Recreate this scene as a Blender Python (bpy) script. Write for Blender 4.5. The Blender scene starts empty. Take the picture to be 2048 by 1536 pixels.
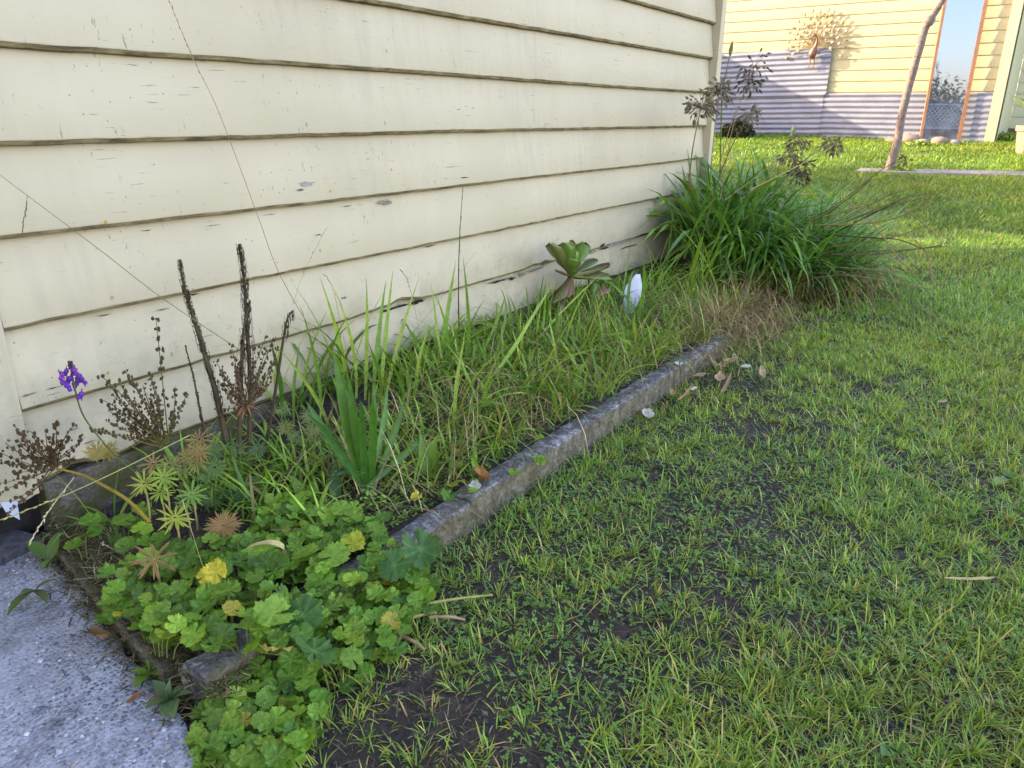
import bpy, math, random
import numpy as np
from mathutils import Vector, Matrix, noise
random.seed(7); rng = np.random.default_rng(7)
sc = bpy.context.scene
C = sc.collection
R = math.radians

# ------------------------------------------------------------------ camera
F_PX, YAW, PITCH, ROLL, CAM_Z = 1527.16, R(33.909), R(19.665), R(0.611), 1.02
fw = Vector((math.cos(PITCH)*math.cos(YAW), math.cos(PITCH)*math.sin(YAW), -math.sin(PITCH)))
r0 = Vector((math.sin(YAW), -math.cos(YAW), 0)); u0 = r0.cross(fw)
cr = math.cos(ROLL)*r0 + math.sin(ROLL)*u0
cu = -math.sin(ROLL)*r0 + math.cos(ROLL)*u0
CAM = Vector((0, 0, CAM_Z))
cd = bpy.data.cameras.new('camera'); cam = bpy.data.objects.new('camera', cd); C.objects.link(cam)
m = Matrix((cr, cu, -fw)).transposed().to_4x4(); m.translation = CAM
cam.matrix_world = m
cd.sensor_width = 36.0; cd.lens = F_PX/2048*36; cd.clip_start = 0.02; cd.clip_end = 500
sc.camera = cam
# ------------------------------------------------------------------ sky and sun
SUN_EL = R(20); SUN_DIR = (-0.24, 0.97)            # where the sun stands, seen from the ground
w = bpy.data.worlds.new('World'); sc.world = w; w.use_nodes = True
nt = w.node_tree; nt.nodes.clear()
sky = nt.nodes.new('ShaderNodeTexSky'); sky.sky_type = 'NISHITA'; sky.sun_disc = False
sky.sun_elevation = SUN_EL; sky.sun_rotation = math.atan2(SUN_DIR[0], SUN_DIR[1])
sky.air_density = 1.0; sky.dust_density = 1.2; sky.ozone_density = 0.6
bg = nt.nodes.new('ShaderNodeBackground'); bg.inputs['Strength'].default_value = 0.15
wo = nt.nodes.new('ShaderNodeOutputWorld')
hs = nt.nodes.new('ShaderNodeHueSaturation'); hs.inputs['Saturation'].default_value = 1.0
wt = nt.nodes.new('ShaderNodeMixRGB'); wt.blend_type = 'MULTIPLY'; wt.inputs[0].default_value = 1; wt.inputs[2].default_value = (1.15, 0.945, 0.98, 1)
nt.links.new(sky.outputs[0], hs.inputs['Color']); nt.links.new(hs.outputs[0], wt.inputs[1]); nt.links.new(wt.outputs[0], bg.inputs[0]); nt.links.new(bg.outputs[0], wo.inputs[0])
sl = bpy.data.lights.new('sun', 'SUN'); sl.energy = 2.6; sl.angle = R(0.5); sl.color = (1.0, 0.83, 0.58)
so = bpy.data.objects.new('sun', sl); C.objects.link(so)
sv = Vector((SUN_DIR[0]*math.cos(SUN_EL), SUN_DIR[1]*math.cos(SUN_EL), math.sin(SUN_EL)))
so.rotation_euler = sv.to_track_quat('Z', 'Y').to_euler(); so.location = (0, 0, 8)
vs = sc.view_settings
vs.view_transform = 'Standard'; vs.look = 'None'; vs.gamma = 1; vs.use_curve_mapping = False; vs.exposure = 2.78
sc.cycles.max_bounces = 5; sc.cycles.diffuse_bounces = 3; sc.cycles.glossy_bounces = 2; sc.cycles.transmission_bounces = 3
sc.cycles.use_denoising = True

# ------------------------------------------------------------------ helpers
def ray(u, v): return (u-1024)/F_PX*cr - (v-768)/F_PX*cu + fw
def zg(x, y):                                       # lawn height: level by the house, rising to the far shed
    t = min(max((x-5.2)/7.2, 0), 1.2)
    return 0.66*t
def at_y(u, v, y): d = ray(u, v); return CAM + d*(y/d.y)
def at_x(u, v, x): d = ray(u, v); return CAM + d*(x/d.x)
def at_z(u, v, z): d = ray(u, v); return CAM + d*((z-CAM_Z)/d.z)
def at_g(u, v):
    d = ray(u, v); t = 0.3
    while t < 60:
        p = CAM + d*t
        if p.z <= zg(p.x, p.y): return p
        t += 0.01
    return p
BED = 0.075
FAR_A = R(84.334); FD = Vector((math.cos(FAR_A), math.sin(FAR_A), 0)); FN = Vector((-FD.y, FD.x, 0)); FAR_D = -12.52
def at_far(u, v, off=0.0):
    d = ray(u, v); return CAM + d*((FAR_D+off)/d.dot(FN))
def farp(a, z, off=0.0): return FD*a + FN*(FAR_D+off) + Vector((0, 0, z))

def lin(h):
    h = h.lstrip('#'); c = [int(h[i:i+2], 16)/255 for i in (0, 2, 4)]
    return tuple((x/12.92 if x <= 0.04045 else ((x+0.055)/1.055)**2.4) for x in c)
def col4(c): return (c[0], c[1], c[2], 1)

def mesh_np(name, V, faces_v, loop_tot, mat=None, col=None, smooth=False, mats=None, midx=None):
    me = bpy.data.meshes.new(name)
    V = np.asarray(V, np.float32).reshape(-1, 3); fv = np.asarray(faces_v, np.int32).ravel(); lt = np.asarray(loop_tot, np.int32)
    me.vertices.add(len(V)); me.vertices.foreach_set('co', V.ravel())
    me.loops.add(len(fv)); me.loops.foreach_set('vertex_index', fv)
    me.polygons.add(len(lt)); me.polygons.foreach_set('loop_start', np.concatenate(([0], np.cumsum(lt)[:-1])).astype(np.int32))
    me.polygons.foreach_set('use_smooth', np.ones(len(lt), bool))
    for mm in (mats or ([mat] if mat else [])): me.materials.append(mm)
    if midx is not None: me.polygons.foreach_set('material_index', np.asarray(midx, np.int32))
    if col is not None:
        a = me.attributes.new('col', 'FLOAT_COLOR', 'POINT')
        cc = np.ones((len(V), 4), np.float32); cc[:, :3] = col; a.data.foreach_set('color', cc.ravel())
    me.update(calc_edges=True)
    if not smooth and len(lt) < 60000: me.set_sharp_from_angle(angle=R(32))
    return me
class MB:                                            # collects faces, builds one mesh
    def __init__(s): s.V = []; s.F = []; s.M = []
    def add(s, V, F, mi=0):
        o = len(s.V); s.V += [tuple(v) for v in V]; s.F += [tuple(i+o for i in f) for f in F]; s.M += [mi]*len(F)
    def box(s, a, b, mi=0):
        x0, y0, z0 = a; x1, y1, z1 = b
        s.add([(x0,y0,z0),(x1,y0,z0),(x1,y1,z0),(x0,y1,z0),(x0,y0,z1),(x1,y0,z1),(x1,y1,z1),(x0,y1,z1)],
              [(0,3,2,1),(4,5,6,7),(0,1,5,4),(1,2,6,5),(2,3,7,6),(3,0,4,7)], mi)
    def obox(s, o, ax, ay, az, mi=0):                # oriented box: corner + three edge vectors
        o, ax, ay, az = map(Vector, (o, ax, ay, az))
        P = [o, o+ax, o+ax+ay, o+ay]; P = P + [p+az for p in P]
        s.add(P, [(0,3,2,1),(4,5,6,7),(0,1,5,4),(1,2,6,5),(2,3,7,6),(3,0,4,7)], mi)
    def tube(s, pts, rads, n=5, mi=0):
        pts = [Vector(p) for p in pts]; V = []; F = []
        for i, p in enumerate(pts):
            t = (pts[min(i+1, len(pts)-1)]-pts[max(i-1, 0)]).normalized()
            a = t.cross(Vector((0.31, 0.87, 0.38))).normalized(); b = t.cross(a)
            r = rads[i] if hasattr(rads, '__len__') else rads
            V += [p + a*(r*math.cos(2*math.pi*k/n)) + b*(r*math.sin(2*math.pi*k/n)) for k in range(n)]
        for i in range(len(pts)-1):
            for k in range(n): F.append((i*n+k, i*n+(k+1) % n, (i+1)*n+(k+1) % n, (i+1)*n+k))
        F.append(tuple(range(n))[::-1]); F.append(tuple(range((len(pts)-1)*n, len(pts)*n)))
        s.add(V, F, mi)
    def strap(s, pts, width, fold=0.25, up=None, prof=None, mi=0, twist=0.0):   # leaf blade along a polyline, V-section
        pts = [Vector(p) for p in pts]; n = len(pts); V = []; F = []
        for i, p in enumerate(pts):
            t = (pts[min(i+1, n-1)]-pts[max(i-1, 0)]).normalized(); f = i/(n-1)
            uu = Vector(up) if up else Vector((0, 0, 1))
            sd = t.cross(uu)
            if sd.length < 1e-3: sd = Vector((1, 0, 0))
            sd.normalize()
            if twist: sd = Matrix.Rotation(twist*f, 3, t) @ sd
            nn = sd.cross(t)
            wd = width*0.5*(prof(f) if prof else (0.55+0.9*f if f < 0.5 else 1.0*(1-((f-0.5)/0.5)**2.2)+0.02))
            V += [p - sd*wd + nn*(fold*wd), p, p + sd*wd + nn*(fold*wd)]
        for i in range(n-1):
            a = i*3; F += [(a, a+1, a+4, a+3), (a+1, a+2, a+5, a+4)]
        s.add(V, F, mi)
    def blob(s, c, r, seg=6, rings=4, jit=0.0, mi=0, sq=(1, 1, 1)):
        V = []; F = []
        for i in range(rings+1):
            th = math.pi*i/rings
            for k in range(seg):
                ph = 2*math.pi*k/seg; q = 1+random.uniform(-jit, jit)
                V.append((c[0]+r*q*sq[0]*math.sin(th)*math.cos(ph), c[1]+r*q*sq[1]*math.sin(th)*math.sin(ph), c[2]+r*q*sq[2]*math.cos(th)))
        for i in range(rings):
            for k in range(seg): F.append((i*seg+k, (i+1)*seg+k, (i+1)*seg+(k+1) % seg, i*seg+(k+1) % seg))
        s.add(V, F, mi)
    def mesh(s, name, mats, smooth=False, col=None):
        if not isinstance(mats, (list, tuple)): mats = [mats]
        fv = [i for f in s.F for i in f]
        return mesh_np(name, s.V, fv, [len(f) for f in s.F], mats=mats, midx=s.M, smooth=smooth, col=col)
    def build(s, name, mats, parent=None, smooth=False, color=None, col=None):
        return part(name, s.mesh(name, mats, smooth, col), parent, color=color)
def part(name, me, parent=None, loc=None, rot=None, scale=None, color=None):
    o = bpy.data.objects.new(name, me); C.objects.link(o)
    if parent: o.parent = parent
    if loc is not None: o.location = loc
    if rot is not None: o.rotation_euler = rot
    if scale is not None: o.scale = scale if hasattr(scale, '__len__') else (scale,)*3
    if color is not None: o.color = col4(color)
    if parent is not None and loc is None:           # mesh was built in world coordinates
        o.matrix_parent_inverse = Matrix.Translation(-wloc(parent))
    return o
def wloc(o):
    v = Vector(o.location)
    if o.parent: v = v + o.matrix_parent_inverse.translation + wloc(o.parent)
    return v
def thing(name, label, cat, loc=(0, 0, 0), group=None):
    o = bpy.data.objects.new(name, None); C.objects.link(o); o.location = loc; o.empty_display_size = 0.05
    o['label'] = label; o['category'] = cat
    if group: o['group'] = group
    return o
def tag(o, label, cat, group=None):
    o['label'] = label; o['category'] = cat
    if group: o['group'] = group
    return o
def struct(o): o['kind'] = 'structure'; return o
def stuff(o, label=None, cat=None):
    o['kind'] = 'stuff'
    if label: o['label'] = label; o['category'] = cat
    return o
def bez(a, b, c, n=7):
    a, b, c = Vector(a), Vector(b), Vector(c)
    return [a*((1-t)**2) + b*(2*t*(1-t)) + c*(t*t) for t in [i/(n-1) for i in range(n)]]
def smoothline(P, n=5):                              # Catmull-Rom through points
    P = [Vector(p) for p in P]; out = []
    for i in range(len(P)-1):
        p0 = P[max(i-1, 0)]; p1 = P[i]; p2 = P[i+1]; p3 = P[min(i+2, len(P)-1)]
        for k in range(n):
            t = k/n
            out.append(0.5*((2*p1)+(p2-p0)*t+(2*p0-5*p1+4*p2-p3)*t*t+(3*p1-p0-3*p2+p3)*t**3))
    return out+[P[-1]]

def bulk_blades(base, head, length, width, lean, curl, col, K=3, fold=0.0, jag=None):
    """N grass blades as arrays -> V, faces, loop totals, colours"""
    N = len(base); s = np.linspace(0, 1, K+1)
    V = np.zeros((N, K+1, 2, 3), np.float32)
    pos = base.copy(); hx = np.cos(head); hy = np.sin(head)
    sx, sy = -hy, hx
    for k in range(K+1):
        if k:
            th = lean + curl*(s[k]-0.5/K); ds = length/K
            pos = pos + np.stack([np.sin(th)*hx*ds, np.sin(th)*hy*ds, np.cos(th)*ds], 1)
        wd = width*0.5*(0.75+0.5*s[k] if s[k] < 0.5 else max(0.03, 1-((s[k]-0.5)/0.5)**1.8))
        V[:, k, 0] = pos - np.stack([sx*wd, sy*wd, np.zeros(N)], 1)
        V[:, k, 1] = pos + np.stack([sx*wd, sy*wd, np.zeros(N)], 1)
    o = (np.arange(N)*(K+1)*2)[:, None]
    q = np.concatenate([np.array([[2*k, 2*k+1, 2*k+3, 2*k+2]]) for k in range(K)], 0).ravel()[None, :]
    F = (o+q).ravel()
    cc = np.repeat(col[:, None, :], (K+1)*2, 1).reshape(-1, 3)
    return V.reshape(-1, 3), F, np.full(N*K, 4), cc
def bulk_template(TV, TF, pos, rot, scale, col):
    """copies of a little mesh (all faces same size) with per-copy rotation matrices"""
    TV = np.asarray(TV, np.float32); TF = np.asarray(TF); N = len(pos)
    V = np.einsum('nij,mj->nmi', rot, TV)*scale[:, None, None] + pos[:, None, :]
    F = (np.arange(N)*len(TV))[:, None, None] + TF[None]
    cc = np.repeat(col[:, None, :], len(TV), 1).reshape(-1, 3)
    return V.reshape(-1, 3), F.ravel(), np.full(N*len(TF), TF.shape[1]), cc
def rotmats(yaw, tilt, spin=None):
    N = len(yaw); c, s = np.cos(yaw), np.sin(yaw); ct, st = np.cos(tilt), np.sin(tilt); Z = np.zeros(N); O = np.ones(N)
    A = np.stack([np.stack([c, -s, Z], 1), np.stack([s, c, Z], 1), np.stack([Z, Z, O], 1)], 1)
    B = np.stack([np.stack([ct, Z, st], 1), np.stack([Z, O, Z], 1), np.stack([-st, Z, ct], 1)], 1)
    M = np.einsum('nij,njk->nik', A, B)
    if spin is not None:
        c, s = np.cos(spin), np.sin(spin)
        S = np.stack([np.stack([c, -s, Z], 1), np.stack([s, c, Z], 1), np.stack([Z, Z, O], 1)], 1)
        M = np.einsum('nij,njk->nik', M, S)
    return M
def join(parts):
    V = []; F = []; L = []; Cc = []; o = 0
    for v, f, l, c in parts: V.append(v); F.append(f+o); L.append(l); Cc.append(c); o += len(v)
    return np.concatenate(V), np.concatenate(F), np.concatenate(L), np.concatenate(Cc)
def pick(cols, N, jit=0.15, w=None):
    cols = np.array(cols, np.float32); i = rng.choice(len(cols), N, p=w)
    return cols[i]*(1+rng.uniform(-jit, jit, (N, 1)))*(1+rng.uniform(-jit*0.4, jit*0.4, (N, 3)))
def nz(x, y, s, seed=0.0): return noise.noise((x*s+seed*17.3, y*s-seed*9.1, seed*3.7))
def nzv(X, Y, s, seed=0.0): return np.array([nz(a, b, s, seed) for a, b in zip(X, Y)])

# ------------------------------------------------------------------ materials
def newmat(name):
    mt = bpy.data.materials.new(name); mt.use_nodes = True
    t = mt.node_tree; b = t.nodes['Principled BSDF']; return mt, t, b
class NG:                                            # terse node graph helper
    def __init__(s, t): s.t = t
    def n(s, ty, **kw):
        x = s.t.nodes.new('ShaderNode'+ty)
        for k, v in kw.items():
            if k in x.inputs: x.inputs[k].default_value = v
            else: setattr(x, k, v)
        return x
    def l(s, a, b): s.t.links.new(a, b)
    def pos(s): return s.n('NewGeometry').outputs['Position']
    def mapv(s, v, scale=(1, 1, 1), loc=(0, 0, 0)):
        mp = s.n('Mapping'); mp.inputs['Scale'].default_value = scale; mp.inputs['Location'].default_value = loc; s.l(v, mp.inputs['Vector']); return mp.outputs[0]
    def noise(s, v, sc_, det=4, rough=0.55, dist=0.0):
        x = s.n('TexNoise'); x.inputs['Scale'].default_value = sc_; x.inputs['Detail'].default_value = det; x.inputs['Roughness'].default_value = rough; x.inputs['Distortion'].default_value = dist
        s.l(v, x.inputs['Vector']); return x.outputs['Fac']
    def voro(s, v, sc_, feat='F1', out='Distance', rnd=1.0):
        x = s.n('TexVoronoi'); x.feature = feat; x.inputs['Scale'].default_value = sc_; x.inputs['Randomness'].default_value = rnd; s.l(v, x.inputs['Vector']); return x.outputs[out]
    def ramp(s, f, stops, interp='LINEAR'):
        x = s.n('ValToRGB'); cr_ = x.color_ramp; cr_.interpolation = interp
        while len(cr_.elements) < len(stops): cr_.elements.new(0.5)
        for e, (p, c) in zip(cr_.elements, stops):
            e.position = p; e.color = (c, c, c, 1) if not hasattr(c, '__len__') else col4(c)
        s.l(f, x.inputs[0]); return x.outputs[0]
    def mix(s, f, a, b, mode='MIX'):
        x = s.n('MixRGB'); x.blend_type = mode
        for i, q in enumerate((f, a, b)):
            if hasattr(q, 'is_linked'): s.l(q, x.inputs[i])
            elif hasattr(q, '__len__'): x.inputs[i].default_value = col4(q)
            else: x.inputs[i].default_value = q if i == 0 else (q, q, q, 1)
        return x.outputs[0]
    def math(s, op, a, b=0.0, c=0.0):
        x = s.n('Math'); x.operation = op
        for i, q in enumerate((a, b, c)):
            if hasattr(q, 'is_linked'): s.l(q, x.inputs[i])
            else: x.inputs[i].default_value = q
        return x.outputs[0]
    def bump(s, h, b, strength=0.3, dist=0.01):
        x = s.n('Bump'); x.inputs['Strength'].default_value = strength; x.inputs['Distance'].default_value = dist; s.l(h, x.inputs['Height']); s.l(x.outputs[0], b.inputs['Normal'])

def foliage(name, src='OBJ', trans=0.3, rough=0.45, vein=None, spec=0.4):
    """leaf material: colour from the object's own colour or from a per-leaf attribute"""
    mt, t, b = newmat(name); g = NG(t)
    if src == 'OBJ': c = g.n('ObjectInfo').outputs['Color']
    else: c = g.n('Attribute', attribute_name='col').outputs['Color']
    P = g.pos() if src != 'OBJ' else g.n('TexCoord').outputs['Object']
    nn = g.noise(P, 60 if src != 'OBJ' else 45, 3)
    c2 = g.mix(1.0, c, g.ramp(nn, [(0.25, (0.72, 0.74, 0.5)), (0.75, (1.3, 1.26, 0.9))]), 'MULTIPLY')
    if vein == 'round':
        oc = g.n('TexCoord').outputs['Object']; sp = g.n('SeparateXYZ'); g.l(oc, sp.inputs[0])
        ang = g.math('ARCTAN2', sp.outputs[1], sp.outputs[0]); fr = g.math('PINGPONG', g.math('MULTIPLY', ang, 9/math.pi), 1.0)
        rad = g.math('SQRT', g.math('ADD', g.math('MULTIPLY', sp.outputs[0], sp.outputs[0]), g.math('MULTIPLY', sp.outputs[1], sp.outputs[1])))
        v = g.math('MULTIPLY', g.ramp(fr, [(0.0, 1.0), (0.16, 0.0)]), 0.5); mot = g.noise(oc, 3.5, 4, 0.6); c2 = g.mix(1.0, c2, g.ramp(mot, [(0.3, (0.62, 0.68, 0.6)), (0.7, (1.35, 1.25, 1.1))]), 'MULTIPLY')
        cen = g.ramp(rad, [(0.0, 0.75), (0.25, 0.0)])
        c2 = g.mix(g.math('MAXIMUM', v, cen), c2, g.mix(0.5, c2, (0.35, 0.48, 0.10)))
    if vein == 'long':
        oc = g.n('TexCoord').outputs['UV']
    g.l(c2, b.inputs['Base Color']); b.inputs['Roughness'].default_value = rough
    b.inputs['Specular IOR Level'].default_value = spec
    tr = g.n('BsdfTranslucent'); g.l(g.mix(1.0, c2, (1.25, 1.3, 0.5), 'MULTIPLY'), tr.inputs[0])
    ms = g.n('MixShader'); ms.inputs[0].default_value = trans
    out = t.nodes['Material Output']; g.l(b.outputs[0], ms.inputs[1]); g.l(tr.outputs[0], ms.inputs[2]); g.l(ms.outputs[0], out.inputs[0])
    g.bump(nn, b, 0.25, 0.004)
    return mt
def plain(name, c1, c2, scale=20, rough=0.8, bump=0.3, bd=0.004, metal=0.0, det=5):
    mt, t, b = newmat(name); g = NG(t); P = g.pos()
    f = g.noise(P, scale, det, 0.65)
    g.l(g.ramp(f, [(0.3, c1), (0.7, c2)]), b.inputs['Base Color']); b.inputs['Roughness'].default_value = rough; b.inputs['Metallic'].default_value = metal
    if bump: g.bump(g.noise(P, scale*2.5, 5), b, bump, bd)
    return mt
M = {}
M['leaf'] = foliage('leaf'); M['leaf_round'] = foliage('leaf_round', vein='round', rough=0.55, trans=0.25)
M['leaf_gloss'] = foliage('leaf_gloss', rough=0.42, trans=0.25); M['bulk'] = foliage('bulk_leaf', src='ATTR', rough=0.5)
M['dry'] = foliage('dry', trans=0.1, rough=0.85, spec=0.1); M['dry_bulk'] = foliage('dry_bulk', src='ATTR', trans=0.08, rough=0.9, spec=0.1)

def paint_mat(name, base, base2, dirt=1.0, flake=True):
    mt, t, b = newmat(name); g = NG(t); P = g.pos()
    big = g.noise(P, 1.6, 3)
    c = g.ramp(big, [(0.3, base), (0.72, base2)])
    # rain streaks and grime
    st = g.noise(g.mapv(P, (26, 26, 1.3)), 1.0, 3, 0.6); msk = g.noise(P, 1.1, 2)
    sf = g.math('MULTIPLY', g.ramp(st, [(0.45, 0.0), (0.75, 1.0)]), g.ramp(msk, [(0.42, 0.0), (0.68, 1.0)]))
    c = g.mix(g.math('MULTIPLY', sf, 0.36*dirt), c, (0.27, 0.24, 0.17))
    # tan water stains with an edge
    wz = g.noise(g.mapv(P, (1.6, 1.6, 3.2), (3.1, 0, 0.4)), 1.0, 4, 0.5)
    c = g.mix(g.math('MULTIPLY', g.ramp(wz, [(0.60, 0.0), (0.63, 1.0)]), 0.16*dirt), c, (0.46, 0.40, 0.27))
    # scuffs: short horizontal and upright hair cracks, pin specks
    hz = g.noise(g.mapv(P, (9, 9, 150)), 1.0, 3, 0.7); hm = g.noise(P, 5.5, 3)
    cr1 = g.math('MULTIPLY', g.ramp(hz, [(0.64, 0.0), (0.68, 1.0)]), g.ramp(hm, [(0.49, 0.0), (0.60, 1.0)]))
    vz = g.noise(g.mapv(P, (130, 130, 14)), 1.0, 3, 0.7); vm = g.noise(g.mapv(P, (1, 1, 1), (5, 3, 8)), 6.5, 3)
    cr2 = g.math('MULTIPLY', g.ramp(vz, [(0.65, 0.0), (0.69, 1.0)]), g.ramp(vm, [(0.50, 0.0), (0.60, 1.0)]))
    sp = g.voro(P, 55); sr = g.voro(P, 55, out='Color')
    spk = g.math('MULTIPLY', g.math('LESS_THAN', sp, 0.13), g.math('GREATER_THAN', g.n('SeparateColor').outputs[0], 2.0))
    sc_ = g.n('SeparateColor'); g.l(sr, sc_.inputs[0])
    spk = g.math('MULTIPLY', g.math('LESS_THAN', sp, 0.12), g.math('GREATER_THAN', sc_.outputs[0], 0.66))
    spk = g.math('MULTIPLY', spk, g.ramp(g.noise(P, 3.2, 2), [(0.45, 0.0), (0.6, 1.0)]))
    crk = g.math('MINIMUM', g.math('ADD', g.math('ADD', cr1, cr2), spk), 1.0)
    c = g.mix(g.math('MULTIPLY', crk, 0.85*dirt), c, (0.16, 0.145, 0.12))
    # ochre lichen dots
    lv = g.voro(g.mapv(P, (1, 1, 1), (2.2, 0.3, 1.7)), 11); lr = g.voro(g.mapv(P, (1, 1, 1), (2.2, 0.3, 1.7)), 11, out='Color')
    ls = g.n('SeparateColor'); g.l(lr, ls.inputs[0])
    wob = g.math('ADD', lv, g.math('MULTIPLY', g.noise(P, 120, 2), 0.06))
    lf = g.math('MULTIPLY', g.math('LESS_THAN', wob, 0.085), g.math('GREATER_THAN', ls.outputs[1], 0.86))
    c = g.mix(g.math('MULTIPLY', lf, 0.9*dirt), c, (0.42, 0.25, 0.04))
    if flake:                                        # soil splash and algae low on the wall
        sz = g.n('SeparateXYZ'); g.l(P, sz.inputs[0]); lo = g.n('MapRange'); lo.inputs[1].default_value = 0.62; lo.inputs[2].default_value = 0.12; g.l(sz.outputs[2], lo.inputs[0])
        sn = g.ramp(g.noise(P, 11, 6, 0.7), [(0.44, 0.0), (0.68, 1.0)]); c = g.mix(g.math('MULTIPLY', g.math('MULTIPLY', sn, lo.outputs[0]), 0.55), c, (0.20, 0.19, 0.125))
    g.l(c, b.inputs['Base Color']); b.inputs['Roughness'].default_value = 0.55; b.inputs['Specular IOR Level'].default_value = 0.25
    h = g.math('SUBTRACT', g.math('MULTIPLY', g.noise(g.mapv(P, (8, 8, 90)), 1.0, 4), 0.35), g.math('MULTIPLY', crk, 0.8))
    g.bump(h, b, 0.35, 0.004)
    return mt
M['paint'] = paint_mat('cream_paint', (0.455, 0.39, 0.245), (0.53, 0.463, 0.303))
M['paint_far'] = paint_mat('butter_paint', (0.385, 0.345, 0.19), (0.42, 0.375, 0.21), dirt=0.6)
M['paint_side'] = paint_mat('pale_olive_paint', (0.50, 0.50, 0.32), (0.55, 0.55, 0.36), dirt=0.4, flake=False)
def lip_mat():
    mt, t, b = newmat('mould_and_shade_edge'); g = NG(t); P = g.pos()
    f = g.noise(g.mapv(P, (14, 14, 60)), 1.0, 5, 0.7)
    c = g.ramp(f, [(0.30, (0.05, 0.037, 0.015)), (0.50, (0.19, 0.15, 0.065)), (0.72, (0.34, 0.28, 0.145))])  # olive mould, with the shadow line under each board put into it
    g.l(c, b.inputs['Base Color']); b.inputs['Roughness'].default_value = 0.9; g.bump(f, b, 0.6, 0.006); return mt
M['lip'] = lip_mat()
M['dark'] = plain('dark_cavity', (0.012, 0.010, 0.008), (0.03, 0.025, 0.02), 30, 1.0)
M['rotwood'] = plain('bare_wood', (0.13, 0.10, 0.075), (0.34, 0.29, 0.24), 60, 0.9)
def conc_mat(name, c1, c2, c3, moss=0.0, peb=True):
    mt, t, b = newmat(name); g = NG(t); P = g.pos()
    f = g.noise(P, 3.2 if peb else 24, 8, 0.75); c = g.ramp(f, [(0.3, c1), (0.5, c2), (0.68, c3)])
    fine = g.noise(P, 120, 4, 0.7)
    c = g.mix(1.0, c, g.ramp(fine, [(0.3, 0.5 if not peb else 0.7), (0.7, 1.4 if not peb else 1.25)]), 'MULTIPLY')
    if peb:
        v = g.voro(P, 130); vc = g.voro(P, 130, out='Color'); s = g.n('SeparateColor'); g.l(vc, s.inputs[0])
        pc = g.ramp(s.outputs[0], [(0.0, (0.08, 0.08, 0.09)), (0.5, (0.20, 0.195, 0.20)), (0.85, (0.36, 0.355, 0.35)), (1.0, (0.60, 0.60, 0.60))])
        pm = g.math('MULTIPLY', g.math('LESS_THAN', v, 0.42), g.ramp(g.noise(P, 2.6, 4), [(0.50, 0.0), (0.60, 0.9)]))
        c = g.mix(pm, c, pc)
        pit = g.ramp(g.noise(g.mapv(P, (1.0, 0.55, 1)), 190, 3, 0.6), [(0.60, 0.0), (0.66, 1.0)])
        c = g.mix(g.math('MULTIPLY', pit, 0.7), c, (0.05, 0.048, 0.045))
    if peb:
        c = g.mix(g.ramp(g.noise(P, 4.5, 7, 0.75, 0.4), [(0.52, 0.0), (0.66, 0.75)]), c, (0.085, 0.072, 0.06))
    if moss:
        mz = g.noise(P, 9, 5, 0.6)
        c = g.mix(g.math('MULTIPLY', g.ramp(mz, [(0.42, 0.0), (0.6, 1.0)]), moss), c, (0.085, 0.075, 0.018))
    g.l(c, b.inputs['Base Color']); b.inputs['Roughness'].default_value = 0.92; b.inputs['Specular IOR Level'].default_value = 0.2
    h = g.math('ADD', g.math('MULTIPLY', g.noise(P, 60, 5, 0.7), 0.7), g.math('MULTIPLY', g.voro(P, 130), 0.5))
    g.bump(h, b, 0.8, 0.006)
    return mt
M['slab'] = conc_mat('path_concrete', (0.12, 0.112, 0.105), (0.36, 0.36, 0.38), (0.50, 0.505, 0.54))
M['kerb'] = conc_mat('kerb_concrete', (0.045, 0.04, 0.036), (0.14, 0.13, 0.12), (0.46, 0.45, 0.44), moss=0.4, peb=False)
M['found'] = conc_mat('mossy_foundation', (0.07, 0.06, 0.045), (0.13, 0.115, 0.085), (0.21, 0.19, 0.15), moss=0.8, peb=False)
def soil_mat():
    mt, t, b = newmat('soil'); g = NG(t); P = g.pos()
    f = g.noise(P, 38, 6, 0.7); c = g.ramp(f, [(0.3, (0.018, 0.014, 0.010)), (0.55, (0.050, 0.038, 0.026)), (0.78, (0.11, 0.086, 0.06))])
    gr = g.noise(P, 2.2, 4); sx = g.n('SeparateXYZ'); g.l(P, sx.inputs[0])
    far = g.n('MapRange'); far.inputs[1].default_value = 4.5; far.inputs[2].default_value = 8.5; g.l(sx.outputs[0], far.inputs[0])
    c = g.mix(far.outputs[0], c, g.ramp(gr, [(0.3, (0.055, 0.085, 0.018)), (0.7, (0.085, 0.12, 0.022))]))
    g.l(c, b.inputs['Base Color']); b.inputs['Roughness'].default_value = 0.95; g.bump(g.noise(P, 70, 6, 0.7), b, 1.0, 0.01); return mt
M['soil'] = soil_mat()

# ================================================================== GROUND
def graded(lo, hi, flo, fhi, fine, grow=1.18):
    a = list(np.arange(flo, fhi+1e-6, fine)); s = fine
    while a[-1] < hi: s *= grow; a.append(a[-1]+s)
    s = fine
    while a[0] > lo: s *= grow; a.insert(0, a[0]-s)
    return np.array(a)
gx = graded(-90, 160, 0.3, 4.5, 0.022); gy = graded(-90, 90, -0.5, 1.95, 0.022)
GX, GY = np.meshgrid(gx, gy, indexing='ij'); X = GX.ravel(); Y = GY.ravel()
def gz(x, y):
    z = zg(x, y)
    if -1 < x < 7 and -2 < y < 3: z += 0.011*nz(x, y, 9, 1) + 0.007*nz(x, y, 25, 2) - 0.004
    return z
Z = np.array([gz(a, b) for a, b in zip(X, Y)])
nx, ny = len(gx), len(gy)
i, j = np.meshgrid(np.arange(nx-1), np.arange(ny-1), indexing='ij'); a = (i*ny+j).ravel()
F = np.stack([a, a+ny, a+ny+1, a+1], 1)
g_ = struct(part('ground', mesh_np('ground', np.stack([X, Y, Z], 1), F.ravel(), np.full(len(F), 4), M['soil'], smooth=True)))
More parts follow.
